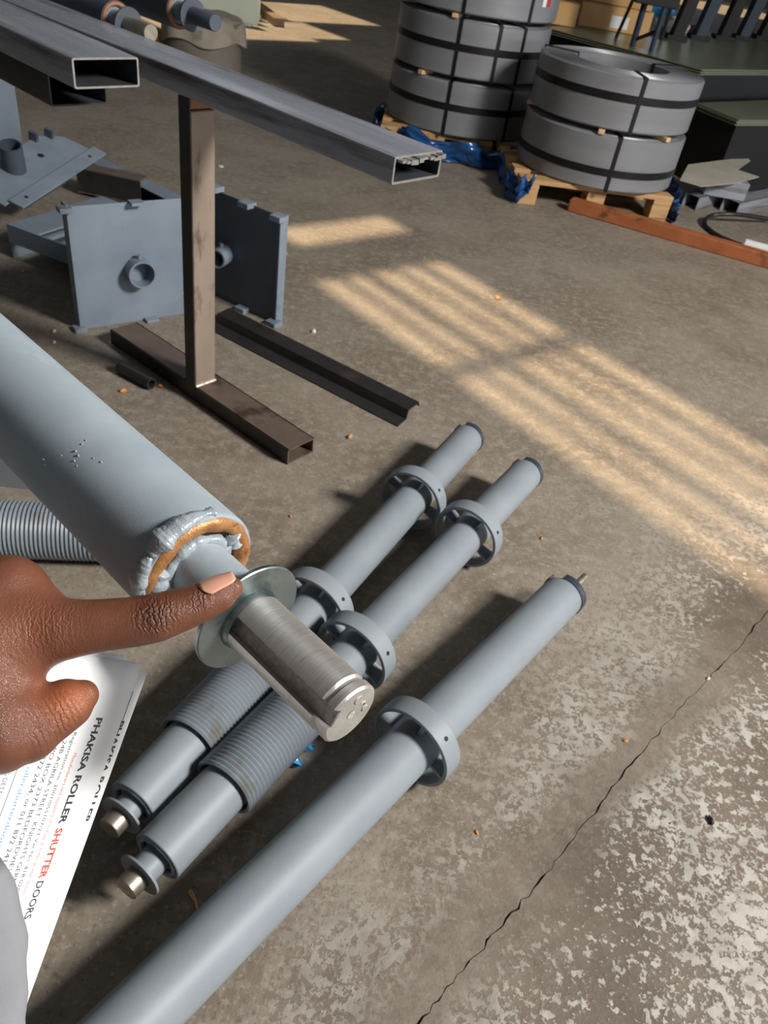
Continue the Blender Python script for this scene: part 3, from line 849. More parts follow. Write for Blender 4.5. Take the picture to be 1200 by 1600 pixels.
def az_of(c, px, py, ro):
    """bearing, round the stack's axis, of the spot on its side seen at this pixel"""
    r = ray(px, py); A = r[0] ** 2 + r[1] ** 2; Bq = -2 * (r[0] * c.x + r[1] * c.y); Cq = c.x ** 2 + c.y ** 2 - ro ** 2
    t = (-Bq - math.sqrt(max(0, Bq * Bq - 4 * A * Cq))) / 2 / A
    return math.atan2(r[1] * t - c.y, r[0] * t - c.x)


ZB = 0.11
V2 = az_of(C2, 985, 205, RO2)
coil('upper coil of the right-hand strapped steel stack with open top', C2, ZB + 0.238, 0.212, RO2, 0.205, 0.128, [V2, V2 + 2.1, V2 - 2.1], 'slit coils on the right-hand pallet')
coil('lower coil of the right-hand steel stack, resting on the wooden pallet', C2, ZB, 0.222, RO2 + 0.004, 0.205, 0.078, [az_of(C2, 962, 245, RO2), V2 + 2.0, V2 - 2.2], 'slit coils on the right-hand pallet')
spacers(C2, ZB + 0.2215, RO2, [('pale wood spacer between the right-hand coils, at the far right', az_of(C2, 1043, 215, RO2)), ('brown wood spacer between the right-hand coils, left of the strap', az_of(C2, 940, 205, RO2)), ('wood spacer between the right-hand coils, beside the left stack', az_of(C2, 812, 160, RO2))], 0.0175)
# left stack (three coils, the topmost cut by the frame)
RO1 = 0.378
L1 = G(604, 175, 0.11)
vw1 = Vector((L1.x + 0.36, L1.y, 0)).normalized()
C1 = Vector((L1.x + RO1 * 0.985, L1.y + 0.08, 0))
V1 = az_of(C1, 702, 148, RO1)
hC = 0.236
VT = az_of(C1, 800, 150, RO1)
VM = az_of(C1, 778, 75, RO1)
coil('lowest coil of the tall left steel stack, on blue wrapped pallet', C1, ZB, hC, RO1, 0.21, 0.128, [V1, VT, V1 + 2.6], 'slit coils of the tall stack')
coil('middle coil of the tall left steel stack, with extra short strap', C1, ZB + hC + 0.017, hC, RO1 - 0.002, 0.21, 0.125, [V1, VM, VT, V1 + 2.6], 'slit coils of the tall stack')
tc3 = coil('top coil of the tall left steel stack, cut off by the picture top', C1, ZB + 2 * (hC + 0.017), hC, RO1 + 0.004, 0.21, 0.125, [V1, VT, V1 + 2.6], 'slit coils of the tall stack')
aS = az_of(C1, 852, 8, RO1)
for nm, da, mm, hh in (('red_sticker', 0.06, REDL, 0.05), ('white_sticker', -0.04, WHITE, 0.07)):
    b = MB(); v = []; f = []
    for i in range(7):
        a = aS + da - 0.035 + 0.07 * i / 6
        for z in (0.07, 0.07 + hh): v.append(((RO1 + 0.0055) * math.cos(a), (RO1 + 0.0055) * math.sin(a), z))
    for i in range(6): f.append((2 * i, 2 * i + 2, 2 * i + 3, 2 * i + 1))
    obj(nm, b.add(v, f), mm, tc3)
spacers(C1, ZB + hC - 0.0005, RO1, [('pale wood spacer in the lower gap of the tall coil stack', az_of(C1, 660, 100, RO1))])
spacers(C1, ZB + 2 * hC + 0.0165, RO1, [('pale wood spacer in the upper gap of the tall coil stack', az_of(C1, 712, 20, RO1)), ('small white spacer on the left flank of the tall coil stack', az_of(C1, 622, 32, RO1))])


def pallet(label, org, xd, wx, wy, top=0.11):
    """local x along the front edge, y away from the viewer"""
    M = frame(org, xd)
    t = thing('wooden_pallet', label, 'pallet', M)
    for k in range(5):
        y = 0.045 + k * (wy - 0.09) / 4
        obj('deck_board', MB().box((wx / 2, y, top - 0.011), (wx, 0.085, 0.020)), WOOD, t, bevel=0.002)
    for k in range(3):
        x = 0.045 + k * (wx - 0.09) / 2
        obj('bearer', MB().box((x, wy / 2, top - 0.0305), (0.085, wy, 0.019)), WOOD, t, bevel=0.002)
        for j in range(3):
            y = 0.045 + j * (wy - 0.09) / 2
            obj('block', MB().box((x, y, (top - 0.040) / 2), (0.085, 0.085, top - 0.040)), WOOD, t, bevel=0.002)
    return t


fl_, fr_ = G(806, 318), G(1040, 347)
px_ = (fr_ - fl_).normalized()
pallet('wooden pallet under the right-hand coil stack', fl_, px_, (fr_ - fl_).length, 0.70, ZB)
pallet('wooden pallet mostly hidden under the tall left coil stack', Vector((C1.x - 0.37, C1.y - 0.36, 0)), Vector((1, 0.05, 0)), 0.56, 0.72, ZB)


def crumple(name, label, pts, wd, m, seed, cat='plastic wrap', nx=26, ny=10, amp=0.02):
    """crumpled sheet along a ground line: rises from the floor then folds inwards"""
    rnd = random.Random(seed); v = []; f = []
    P = [Vector(p) for p in pts]
    for i in range(nx):
        t = i / (nx - 1) * (len(P) - 1); k = min(int(t), len(P) - 2); p = P[k].lerp(P[k + 1], t - k)
        tn = (P[k + 1] - P[k]).normalized(); nn = Vector((tn.y, -tn.x, 0))
        for j in range(ny):
            s = j / (ny - 1)
            q = p + Vector((0, 0, 1)) * (wd * s) + nn * (0.02 * math.sin(s * 3 + i) + amp * rnd.uniform(-1, 1)) + tn * amp * rnd.uniform(-1, 1)
            q.z = max(0.002, q.z + amp * 0.6 * rnd.uniform(-1, 1) + (0.25 * wd * math.sin(i * 0.9 + seed)) * s)
            v.append(tuple(q))
    for i in range(nx - 1):
        for j in range(ny - 1): f.append((i * ny + j, (i + 1) * ny + j, (i + 1) * ny + j + 1, i * ny + j + 1))
    b = MB(); b.v = v; b.f = f
    o = obj(name, b, m, sharp=60); tag(o, label, cat)
    s = o.modifiers.new('thick', 'SOLIDIFY'); s.thickness = 0.001
    return o


crumple('plastic_wrap', 'crumpled blue plastic wrap at the left end of right-hand pallet', [fl_ + Vector((-0.07, 0.62, 0)), fl_ + Vector((-0.06, 0.3, 0)), fl_ + Vector((-0.02, -0.02, 0)), fl_ + Vector((0.05, -0.015, 0.06))], 0.085, BLUE, 3, amp=0.012)
crumple('plastic_wrap', 'dark teal plastic edging at the right end of right-hand pallet', [fr_ + Vector((0.015, -0.02, 0.0)), fr_ + Vector((0.05, 0.25, 0)), fr_ + Vector((0.06, 0.5, 0))], 0.10, BLUE, 9, amp=0.010)
crumple('plastic_wrap', 'shiny blue plastic wrap under the tall left coil stack', [Vector((C1.x - 0.42, C1.y + 0.25, 0)), Vector((C1.x - 0.40, C1.y - 0.30, 0.0)), Vector((C1.x - 0.25, C1.y - 0.395, 0.02)), Vector((C1.x + 0.10, C1.y - 0.425, 0.0)), Vector((C1.x + 0.34, C1.y - 0.385, 0.0))], 0.095, BLUE, 5, nx=34, amp=0.014)
o = crumple('plastic_wrap', 'scrap of bright blue plastic on floor beside the rust-stained spring', [G(452, 1195), G(466, 1170), G(476, 1150)], 0.018, BLUEL, 12, nx=12, ny=6, amp=0.004)

# rusty bar
r0, r1 = G(886, 330), G(1215, 425)
rb_ = thing('rusty_bar', 'long orange rusty steel bar on the floor before the right-hand pallet', 'steel bar', frame(r0, r1 - r0))
Lr = (r1 - r0).length + 0.6
obj('bar', MB().box((Lr / 2, 0.028, 0.027), (Lr, 0.055, 0.054)), RUST, rb_, bevel=0.004)
obj('end_plug', MB().box((-0.001, 0.028, 0.027), (0.004, 0.045, 0.044)), WOOD, rb_)


# ------------------------------------------------------------------ scrap and stacks at the right
def u_channel(name, label, p0, p1, wd, hg, m, z=0.0, t=0.004):
    th = thing(name, label, 'scrap', frame(Vector((p0.x, p0.y, z)), p1 - p0))
    L = (p1 - p0).length
    obj('base', MB().box((L / 2, 0, hg - t / 2), (L, wd, t)), m, th)
    for s in (-1, 1): obj('side', MB().box((L / 2, s * (wd / 2 - t / 2), hg / 2), (L, t, hg)), m, th)
    return th


u_channel('channel_offcut', 'grey steel channel offcut with dark mouth beside the pallet end', G(1075, 325), G(1075, 325) + (G(1230, 290) - G(1075, 325)).normalized() * 0.42, 0.08, 0.065, RHS)
u_channel('channel_offcut', 'grey steel channel offcut near the picture right edge, mouth facing us', G(1136, 333), G(1136, 333) + (G(1290, 299) - G(1136, 333)).normalized() * 0.55, 0.09, 0.065, RHS)
q = [G(1062, 282, 0.15), G(1095, 292, 0.15), G(1150, 287, 0.15), G(1186, 277, 0.15), G(1152, 266, 0.16), G(1172, 252, 0.17), G(1166, 246, 0.17), G(1075, 258, 0.17)]
gb_ = MB(); cq = sum(q, Vector()) / len(q)
gb_.loft([[tuple(p) for p in q], [tuple(p + Vector((0, 0, 0.003))) for p in q]])
sc_ = obj('sheet_offcut', gb_, GALV); tag(sc_, 'torn pale galvanised sheet offcut lying on the channel offcuts', 'scrap')
sv = MB().box((0, 0, 0), (0.20, 0.14, 0.080), Matrix.Translation((cq.x + 0.0, cq.y - 0.04, 0.107)))
sv_ = obj('box_offcut', sv, RHS, bevel=0.002); tag(sv_, 'grey box section offcut under the torn galvanised sheet', 'scrap')
cable = [G(1205, 343, 0.02), G(1150, 335, 0.05), G(1112, 337, 0.03), G(1101, 350, 0.012), G(1118, 366, 0.01), G(1144, 378, 0.01), G(1158, 383, 0.01)]
cb_ = MB(); sm = []
for i in range(len(cable) - 1):
    for k in range(6):
        t = k / 6; p0 = cable[max(i - 1, 0)]; p1 = cable[i]; p2 = cable[i + 1]; p3 = cable[min(i + 2, len(cable) - 1)]
        sm.append(0.5 * ((2 * p1) + (p2 - p0) * t + (2 * p0 - 5 * p1 + 4 * p2 - p3) * t * t + (3 * p1 - p0 - 3 * p2 + p3) * t ** 3))
sm.append(cable[-1])
cbo = obj('cable', cb_.sweep(sm, 0.010, 8), RUBBER); tag(cbo, 'thick black cable looping on the floor behind the rusty bar', 'cable')
w0, w1 = G(1163, 381, 0.022), G(1240, 402, 0.022)
wt = obj('white_tube', MB().lathe([(0, 0.016), (0, 0.022), (0.5, 0.022), (0.5, 0.016)], 24, closed=True), WHITEP); wt.matrix_world = frame(w0, w1 - w0)
tag(wt, 'short pale plastic tube at the right edge behind the rusty bar', 'tube')

# stacks of sheet metal
def stack(label, quad, z, m_top, n=5, z0=0.0, top_parts=True):
    c = sum(quad, Vector()) / 4
    th = thing('sheet_metal_stack', label, 'sheet stack', Matrix.Translation((c.x, c.y, z0)))
    loc = [(p.x - c.x, p.y - c.y) for p in quad]
    b = MB().prism([(x * 0.985, y * 0.985) for x, y in loc], 0.0, z - z0 - 0.028)
    obj('packing_base', b, DARKM, th)
    for k in range(n):
        zz = z - z0 - 0.028 + k * 0.028 / n
        s = 1.0 - 0.012 * (k % 2)
        obj('sheet', MB().prism([(x * s, y * s) for x, y in loc], zz, zz + 0.028 / n * 0.8), m_top, th)
    return th


SA = 0.50
qa = [G(1096, 108, SA), G(1420, 112, SA), G(1420, 62, SA), G(845, 40, SA)]
stack('wide stack of dull green-grey sheet metal behind the right-hand coils', qa, SA, SHEETM)
SB = 0.36
qb = [G(1152, 187, SB), G(1430, 190, SB), G(1430, 147, SB), G(1085, 160, SB)]
stack('low stack of dark sheet metal in front of the wide stack', qb, SB, SHEETM, 4)
# black stand on the wide stack
s_c = [G(988, 72, SA), G(1017, 80, SA), G(1033, 62, SA), G(962, 60, SA)]
stn = thing('metal_stand', 'black metal stand with thin legs on the wide sheet stack', 'stand', Matrix.Translation((s_c[0].x, s_c[0].y, SA)))
o_ = s_c[0]
for k, (p, r, tilt) in enumerate(((s_c[0], 0.018, (0, 0)), (s_c[1], 0.014, (0, 0)), (s_c[3], 0.010, (0.10, 0)), (s_c[2], 0.012, (0, 0)))):
    a = Vector((p.x - o_.x, p.y - o_.y, 0)); bq = a + Vector((tilt[0], tilt[1], 0.55))
    obj('leg', MB().sweep([a, bq], r, 10), NAVY if k < 2 else DARKM, stn)
a0 = Vector((s_c[1].x - o_.x, s_c[1].y - o_.y, 0))
mid = (Vector((0, 0, 0)) + a0) / 2
obj('seat_plate', MB().box((mid.x, mid.y + 0.05, 0.36), (0.24, 0.22, 0.30)), DARKM, stn, bevel=0.005)
obj('brace', MB().sweep([(0.0, 0, 0.03), a0 + Vector((0, 0, 0.10))], 0.010, 8), DARKM, stn)


def carton(label, c, sx, sy, sz, rz, m=CARD, z=SA, labelp=False):
    t = thing('carton', label, 'box', Matrix.Translation((c.x, c.y, z)) @ Matrix.Rotation(rz, 4, 'Z'))
    obj('body', MB().box((0, 0, sz / 2), (sx, sy, sz)), m, t, bevel=0.004)
    for s in (-1, 1): obj('flap', MB().box((0, s * sy / 4, sz + 0.002), (sx, sy / 2 - 0.004, 0.003)), m, t)
    if labelp: obj('paper_label', MB().box((0.03, -sy / 2 - 0.001, sz * 0.4), (sx * 0.25, 0.002, sz * 0.5)), WHITE, t)
    return t


cc = G(955, 49, SA)
carton('tan cardboard carton with a white label on the wide sheet stack', cc + Vector((0, 0.16, 0)), 0.46, 0.30, 0.13, 0.05, labelp=True)
carton('flat tan carton resting on the labelled carton', cc + Vector((-0.02, 0.18, 0)), 0.50, 0.30, 0.12, -0.12, z=SA + 0.136)
carton('small tan carton left of the labelled carton', G(882, 42, SA) + Vector((-0.02, 0.12, 0)), 0.16, 0.16, 0.12, 0.1)
pk0, pk1 = G(880, 20, SA + 0.1), G(915, 45, SA)
pko = obj('red_plank', MB().box((0, 0, 0.0), (0.04, 0.5, 0.03)), WOODRED, bevel=0.002); pko.matrix_world = Matrix.Translation(cc + Vector((-0.30, 0.2, 0.016))) @ Matrix.Rotation(0.2, 4, 'Z')
tag(pko, 'red brown plank lying between the cartons on the wide stack', 'plank')


def lump(name, label, c, r, m, seed, cat):
    rnd = random.Random(seed); bmx = bmesh.new(); bmesh.ops.create_icosphere(bmx, subdivisions=3, radius=1)
    b = MB(); v = []
    for q in bmx.verts:
        k = 1 + rnd.uniform(-0.12, 0.12)
        v.append((c.x + q.co.x * r[0] * k, c.y + q.co.y * r[1] * k, c.z + max(0.0, (q.co.z + 1) * r[2] * k)))
    b.add(v, [tuple(q.index for q in f.verts) for f in bmx.faces]); bmx.free()
    o = obj(name, b, m, sharp=180); return tag(o, label, cat)


lump('plastic_bundle', 'crumpled bright blue plastic bundle behind the black stand', G(1022, 34, SA), (0.13, 0.09, 0.09), BLUEL, 2, 'plastic bundle')
lump('plastic_bag', 'white plastic-wrapped bundle right of the blue plastic bundle', G(1045, 53, SA), (0.13, 0.08, 0.05), WHITEP, 4, 'plastic bag')
bk = obj('brick', MB().box((0, 0, 0.03), (0.09, 0.06, 0.06)), WOODRED, bevel=0.004); bk.matrix_world = Matrix.Translation(G(1086, 56, SA)); tag(bk, 'brown brick on the wide sheet stack beside the white bundle', 'brick')
# row of dark uprights behind the stack
for k, px in enumerate((1062, 1098, 1136, 1166, 1198, 1226)):
    c = G(px - 6, 62, SA)
    u_ = thing('machine_upright', 'dark upright in the row behind the sheet stack, number %s from its left end' % ('one two three four five six'.split()[k]), 'upright', Matrix.Translation((c.x, c.y + 0.04, SA)), 'dark uprights behind the sheet stack')
    wq = 0.075
    obj('column', MB().box((0, 0, 0.3), (wq, 0.12, 0.6), Matrix.Rotation(0.12, 4, 'Y')), (DARKM, NAVY)[k % 2], u_, bevel=0.004)
    obj('foot', MB().box((0, 0, 0.012), (0.13, 0.16, 0.024)), DARKM, u_)

# ------------------------------------------------------------------ top left: drum, glass, timber
dc = G(318, 112, 0.0)
DR, DH = 0.235, 0.30
dr_t = thing('drum', 'grey drum draped with canvas on the floor behind the long steel tube', 'drum', Matrix.Translation((dc.x, dc.y, 0)))
R90 = Matrix.Rotation(-PI / 2, 4, 'Y')
obj('body', MB().lathe([(0, 0.0005), (0, DR - 0.012), (DH - 0.02, DR - 0.012), (DH - 0.01, 0.0005)], 40, R90), DRUMP, dr_t)
cv = MB(); v = []; f = []
n = 60; rows = [(0.0, DH), (0.5, DH), (0.85, DH - 0.004), (0.98, DH - 0.015), (1.02, DH - 0.05), (1.05, DH - 0.10)]
for k_, (r, z) in enumerate(rows):
    for i in range(n):
        a = 2 * PI * i / n
        k = 1 + (0.035 * math.sin(5 * a) + 0.02 * math.sin(9 * a + 1)) * r
        v.append((DR * r * k * math.cos(a), DR * r * k * math.sin(a), z + 0.012 * math.sin(3 * a + r * 5) * min(1, r * 2) - (0.05 * (0.5 + 0.5 * math.sin(4 * a)) if k_ == 5 else 0)))
for j in range(len(rows) - 1):
    for i in range(n): f.append((j * n + i, j * n + (i + 1) % n, (j + 1) * n + (i + 1) % n, (j + 1) * n + i))
cvo = obj('canvas_cover', cv.add(v, f), CANVAS, dr_t, sharp=80)
b_ = G(249, 104); r_ = ray(252, 46); hp_ = 1 + r_[2] * math.hypot(b_.x, b_.y) / math.hypot(r_[0], r_[1])
pk = obj('wood_post', MB().box((0, 0, hp_ / 2), (0.075, 0.06, hp_)), PACK, bevel=0.003); pk.matrix_world = frame(b_, U); tag(pk, 'orange brown post end showing between the bare shaft end and the canvas-topped drum', 'post')
for k in range(3):
    c = G(350 + k * 3, 34 - k * 3, 0.0)
    t = thing('glass_pane_stack', ('thin pale pane standing in sunlight, front one of three', 'thin pale pane standing in sunlight, middle one of three', 'thin pale pane standing in sunlight, rear one of three')[k], 'glass', frame(c + Vector((0, k * 0.10, 0)), Vector((1, 0.12, 0))), 'pale panes beyond the drum')
    obj('pane', MB().box((-0.04, 0, 0.16), (0.62 - k * 0.05, 0.02, 0.30)), GLASS, t, bevel=0.002)
    obj('edge_strip', MB().box((-0.04, 0, 0.30), (0.62 - k * 0.05, 0.03, 0.022)), WHITEP, t)
    obj('foot', MB().box((0.20, 0.0, 0.012), (0.05, 0.07, 0.022)), WHITEP, t)
wp0, wp1 = G(436, 42), G(376, -4)
tm = obj('timber', MB().box((0.5, 0, 0.03), (1.0, 0.09, 0.06)), WOODGREY, bevel=0.004); tm.matrix_world = frame(wp0, wp1 - wp0); tag(tm, 'brown timber length lying on the sunny floor at the top', 'timber')

# ------------------------------------------------------------------ litter on the floor
litter = [
    (777, 467, CHIP_P, 0.020, 'pale stone chip lying in the far sun patch'),
    (490, 519, CHIP_W, 0.016, 'white chip on the floor beyond the black folded section'),
    (192, 612, CHIP_O, 0.016, 'orange chip on the floor left of the pipe offcut'),
    (250, 604, CHIP_O, 0.013, 'orange chip at the mouth of the pipe offcut'),
    (546, 684, CHIP_P, 0.018, 'thin tan chip between trestle foot end and the barrels'),
    (846, 842, CHIP_O, 0.010, 'orange chip right of the middle barrel wheel'),
    (977, 1158, CHIP_O, 0.008, 'yellow orange chip on worn paint beside the floor joint'),
    (1048, 1287, CHIP_O, 0.005, 'tiny red orange chip on the worn paint'),
    (1110, 1283, CHIP_K, 0.012, 'small black scrap on the worn paint'),
    (1106, 1061, CHIP_W, 0.008, 'white chip lying on the floor joint'),
    (745, 1301, CHIP_O, 0.006, 'small orange chip on the floor right of the long barrel'),
    (85, 519, CHIP_W, 0.016, 'white chip near the held barrel and the near end plate'),
    (85, 536, CHIP_W, 0.012, 'second white chip below the first, near the end plate'),
    (454, 808, CHIP_O, 0.008, 'small orange chip left of the leftmost floor barrel'),
    (447, 397, CHIP_O, 0.012, 'orange chip beside the end plate with shade-darkened face'),
    (35, 424, CHIP_O, 0.014, 'orange chip beside the box bracket'),
    (345, 262, CHIP_W, 0.022, 'pale flake on the floor behind the trestle post'),
]
for px, py, m, r, lab in litter:
    rnd = random.Random(px); c = G(px, py); bmx = bmesh.new(); bmesh.ops.create_icosphere(bmx, subdivisions=1, radius=1)
    el = rnd.uniform(0.5, 0.75); a = rnd.uniform(0, 3)
    v = []
    for q in bmx.verts:
        k = 1 + rnd.uniform(-0.25, 0.25); x, y, z = q.co.x * r * 0.62 * k, q.co.y * r * el * 0.62 * k, q.co.z * r * 0.3 * k
        v.append((x * math.cos(a) - y * math.sin(a), x * math.sin(a) + y * math.cos(a), max(-r * 0.2, z) + r * 0.2))
    b = MB().add(v, [tuple(q.index for q in f.verts) for f in bmx.faces]); bmx.free()
    o = obj('floor_chip', b, m, sharp=20); o.location = c; tag(o, lab, 'chip')
s0_, s1_ = G(296, 1392, 0.003), G(309, 1424, 0.003)
so_ = obj('twig', MB().sweep([s0_, (s0_ + s1_) / 2 + Vector((0.002, 0, 0.002)), s1_], [0.003, 0.002, 0.0015], 6), CHIP_P); tag(so_, 'thin tan splinter in the shadow of the long barrel', 'splinter')

# ------------------------------------------------------------------ hand
def hand_points():
    groups = []     # each finger or mass is a chain of tapered capsules (p, q, rp, rq)

    def chain(*pts):
        P = [(D(*p[:3]), p[3] * p[2] / FPX) for p in pts]
        groups.append([(a[0], b[0], a[1], b[1]) for a, b in zip(P, P[1:])])
    # pointing index finger
    chain((58, 985, .378, 50), (105, 983, .376, 46), (160, 977, .376, 41), (215, 971, .378, 39), (245, 965, .379, 38.5), (285, 952, .382, 34), (318, 940, .385, 31), (342, 929, .387, 27.5), (361, 919, .388, 19))
    # back of the hand, wrist and forearm
    chain((58, 985, .378, 48), (-40, 1000, .368, 66)); chain((12, 930, .386, 58), (-70, 985, .372, 68)); chain((52, 955, .384, 44), (12, 935, .388, 54)); chain((-15, 920, .398, 50), (-120, 1010, .385, 66))
    chain((-50, 925, .412, 44), (-150, 1030, .396, 60)); chain((15, 1020, .374, 52), (-60, 1075, .365, 78)); chain((-60, 1060, .368, 84), (-240, 1170, .360, 88), (-520, 1330, .350, 108))
    chain((-90, 1030, .385, 80), (-250, 1150, .38, 84))
    # thumb
    chain((-70, 1130, .358, 74), (0, 1142, .362, 66), (42, 1140, .368, 52), (75, 1121, .374, 43), (105, 1101, .379, 39.5), (129, 1087, .383, 25))
    chain((12, 1065, .374, 44), (0, 1115, .366, 56))             # web between thumb and index
    # three other fingers folded away under the sheets
    chain((18, 930, .392, 44), (100, 985, .425, 32), (60, 1060, .452, 29), (15, 1085, .448, 25))
    chain((-20, 925, .404, 42), (62, 985, .440, 31), (25, 1065, .462, 28), (-20, 1085, .456, 24))
    chain((-52, 930, .416, 38), (15, 985, .448, 27), (-15, 1050, .466, 24), (-50, 1070, .460, 21))
    return groups


def surface_net(groups, vox, blend):
    caps_ = [c for g in groups for c in g]
    P = np.array([[list(a), list(b)] for a, b, _, _ in caps_]); R = np.array([[ra, rb] for _, _, ra, rb in caps_])
    lo = (P.min((0, 1)) - R.max() - 3 * vox); hi = (P.max((0, 1)) + R.max() + 3 * vox)
    n = np.ceil((hi - lo) / vox).astype(int)
    gx, gy, gz = np.meshgrid(*[lo[i] + vox * np.arange(n[i]) for i in range(3)], indexing='ij')
    X = np.stack([gx, gy, gz], -1).astype(np.float32)
    acc = np.zeros(X.shape[:3], np.float32)
    for g in groups:
        pg = np.array([[list(a), list(b)] for a, b, _, _ in g]); rg_ = max(max(ra, rb) for _, _, ra, rb in g)
        lo_i = np.maximum(0, np.floor((pg.min((0, 1)) - rg_ - 0.03 - lo) / vox).astype(int))
        hi_i = np.minimum(n, np.ceil((pg.max((0, 1)) + rg_ + 0.03 - lo) / vox).astype(int))
        sl_ = tuple(slice(lo_i[i], hi_i[i]) for i in range(3))
        Y = X[sl_]; dm = None
        for a, b, ra, rb in g:
            a = np.array(a, np.float32); ba = np.array(b, np.float32) - a
            h = np.clip(((Y - a) @ ba) / (ba @ ba), 0, 1)
            d = np.linalg.norm(Y - a - h[..., None] * ba, axis=-1) - (ra + (rb - ra) * h)
            dm = d if dm is None else np.minimum(dm, d)
        acc[sl_] += np.exp(np.clip(-dm / blend, -60, 60))
    F = -blend * np.log(np.maximum(acc, 1e-26))
    S = F < 0
    cn = [(i, j, k) for i in (0, 1) for j in (0, 1) for k in (0, 1)]
    m = np.array(S.shape) - 1
    cs = np.zeros(m, int)
    for i, j, k in cn: cs += S[i:i + m[0], j:j + m[1], k:k + m[2]]
    act = (cs > 0) & (cs < 8); idx = -np.ones(m, int); cells = np.argwhere(act); idx[act] = np.arange(len(cells))
    acc_p = np.zeros((len(cells), 3)); cnt = np.zeros(len(cells))
    for a in range(8):
        for bb in range(a + 1, 8):
            A, B = np.array(cn[a]), np.array(cn[bb])
            if np.abs(A - B).sum() != 1: continue
            fa = F[tuple((cells + A).T)]; fb = F[tuple((cells + B).T)]
            c_ = (fa < 0) != (fb < 0)
            t = fa[c_] / (fa[c_] - fb[c_])
            acc_p[c_] += cells[c_] + A + t[:, None] * (B - A); cnt[c_] += 1
    V = lo + vox * acc_p / cnt[:, None]
    faces = []
    for ax in range(3):
        o1_, o2_ = [i for i in range(3) if i != ax]
        sA = [slice(0, -1) if i == ax else slice(1, -1) for i in range(3)]
        sB = [slice(1, None) if i == ax else slice(1, -1) for i in range(3)]
        ch_ = np.argwhere(S[tuple(sA)] != S[tuple(sB)])
        off = np.array([0 if i == ax else 1 for i in range(3)]); e = ch_ + off
        e1 = np.eye(3, dtype=int)[o1_]; e2 = np.eye(3, dtype=int)[o2_]
        q = [idx[tuple((e - d_).T)] for d_ in (0 * e1, e1, e1 + e2, e2)]
        fl = S[tuple(e.T)]
        Q = np.stack(q, 1); Q[fl] = Q[fl][:, ::-1]
        if ax == 1: Q = Q[:, ::-1]
        faces.append(Q)
    return V, np.concatenate(faces)


def skin_material(pip, dip, thumb_pad, thumb_fold, knuckle):
    m, nt, b = new_mat('skin'); L = nt.links.new
    tc = N(nt, 'ShaderNodeTexCoord'); P = tc.outputs['Object']

    def noise(sc, det=4, stretch=None):
        n = N(nt, 'ShaderNodeTexNoise', Scale=sc, Detail=det); L(P, n.inputs['Vector']); return n.outputs[0]

    def near(pt, r):
        d = N(nt, 'ShaderNodeVectorMath', operation='DISTANCE'); L(P, d.inputs[0]); d.inputs[1].default_value = pt
        q = N(nt, 'ShaderNodeMapRange'); q.interpolation_type = 'SMOOTHSTEP'
        q.inputs[1].default_value = 0; q.inputs[2].default_value = r; q.inputs[3].default_value = 1; q.inputs[4].default_value = 0
        L(d.outputs['Value'], q.inputs[0]); return q.outputs[0]

    def mixc(f, a, c):
        n = N(nt, 'ShaderNodeMix', data_type='RGBA')
        for k, v in ((0, f), (6, a), (7, c)):
            if isinstance(v, tuple): n.inputs[k].default_value = (*lin(v), 1)
            else: L(v, n.inputs[k])
        return n.outputs[2]

    def mul(a, v):
        n = N(nt, 'ShaderNodeMath', operation='MULTIPLY'); L(a, n.inputs[0])
        if isinstance(v, float): n.inputs[1].default_value = v
        else: L(v, n.inputs[1])
        return n.outputs[0]

    def add(a, c):
        n = N(nt, 'ShaderNodeMath', operation='ADD'); L(a, n.inputs[0]); L(c, n.inputs[1]); return n.outputs[0]
    c = mixc(noise(70), (106, 63, 45), (132, 82, 60))
    c = mixc(mul(noise(420, 3), 0.5), c, (84, 50, 37))
    c = mixc(mul(near(knuckle, 0.05), 0.35), c, (160, 102, 74))
    c = mixc(mul(near(pip, 0.013), 0.6), c, (74, 46, 36))
    c = mixc(mul(near(dip, 0.008), 0.45), c, (84, 52, 40))
    c = mixc(mul(near(thumb_pad, 0.020), 0.75), c, (176, 100, 58))
    L(c, b.inputs['Base Color'])
    b.inputs['Roughness'].default_value = 0.38
    b.inputs['Subsurface Weight'].default_value = 0.05; b.inputs['Subsurface Radius'].default_value = (0.006, 0.003, 0.002)
    # skin relief: fine cells, wrinkles round the joints
    vor = N(nt, 'ShaderNodeTexVoronoi', Scale=1500, feature='DISTANCE_TO_EDGE'); L(P, vor.inputs['Vector'])

    def folds(ax, sc, dist, pts):
        mp = N(nt, 'ShaderNodeMapping'); L(P, mp.inputs[0])
        mp.inputs['Rotation'].default_value = Vector((1, 0, 0)).rotation_difference(ax).inverted().to_euler()
        wv = N(nt, 'ShaderNodeTexWave', Scale=sc, Distortion=dist); wv.inputs['Detail'].default_value = 3; wv.inputs['Detail Scale'].default_value = 2.5
        L(mp.outputs[0], wv.inputs['Vector'])
        tot = None
        for p_, r_, k_ in pts:
            t_ = mul(near(p_, r_), k_); tot = t_ if tot is None else add(tot, t_)
        return mul(wv.outputs['Fac'], tot)
    fold = folds((D(245, 965, .379) - D(160, 977, .376)).normalized(), 120, 9.0, ((pip, 0.016, 1.1), (dip, 0.010, 0.6), (knuckle, 0.03, 0.35)))
    fold2 = folds((D(108, 1098, .379) - D(45, 1132, .368)).normalized(), 120, 4.0, ((thumb_fold, 0.020, 0.9),))
    h = add(add(fold, fold2), mul(vor.outputs['Distance'], 0.5))
    h = add(h, mul(noise(900, 3), 0.3))
    bp = N(nt, 'ShaderNodeBump', Strength=0.9, Distance=0.0006); L(h, bp.inputs['Height']); L(bp.outputs[0], b.inputs['Normal'])
    return m


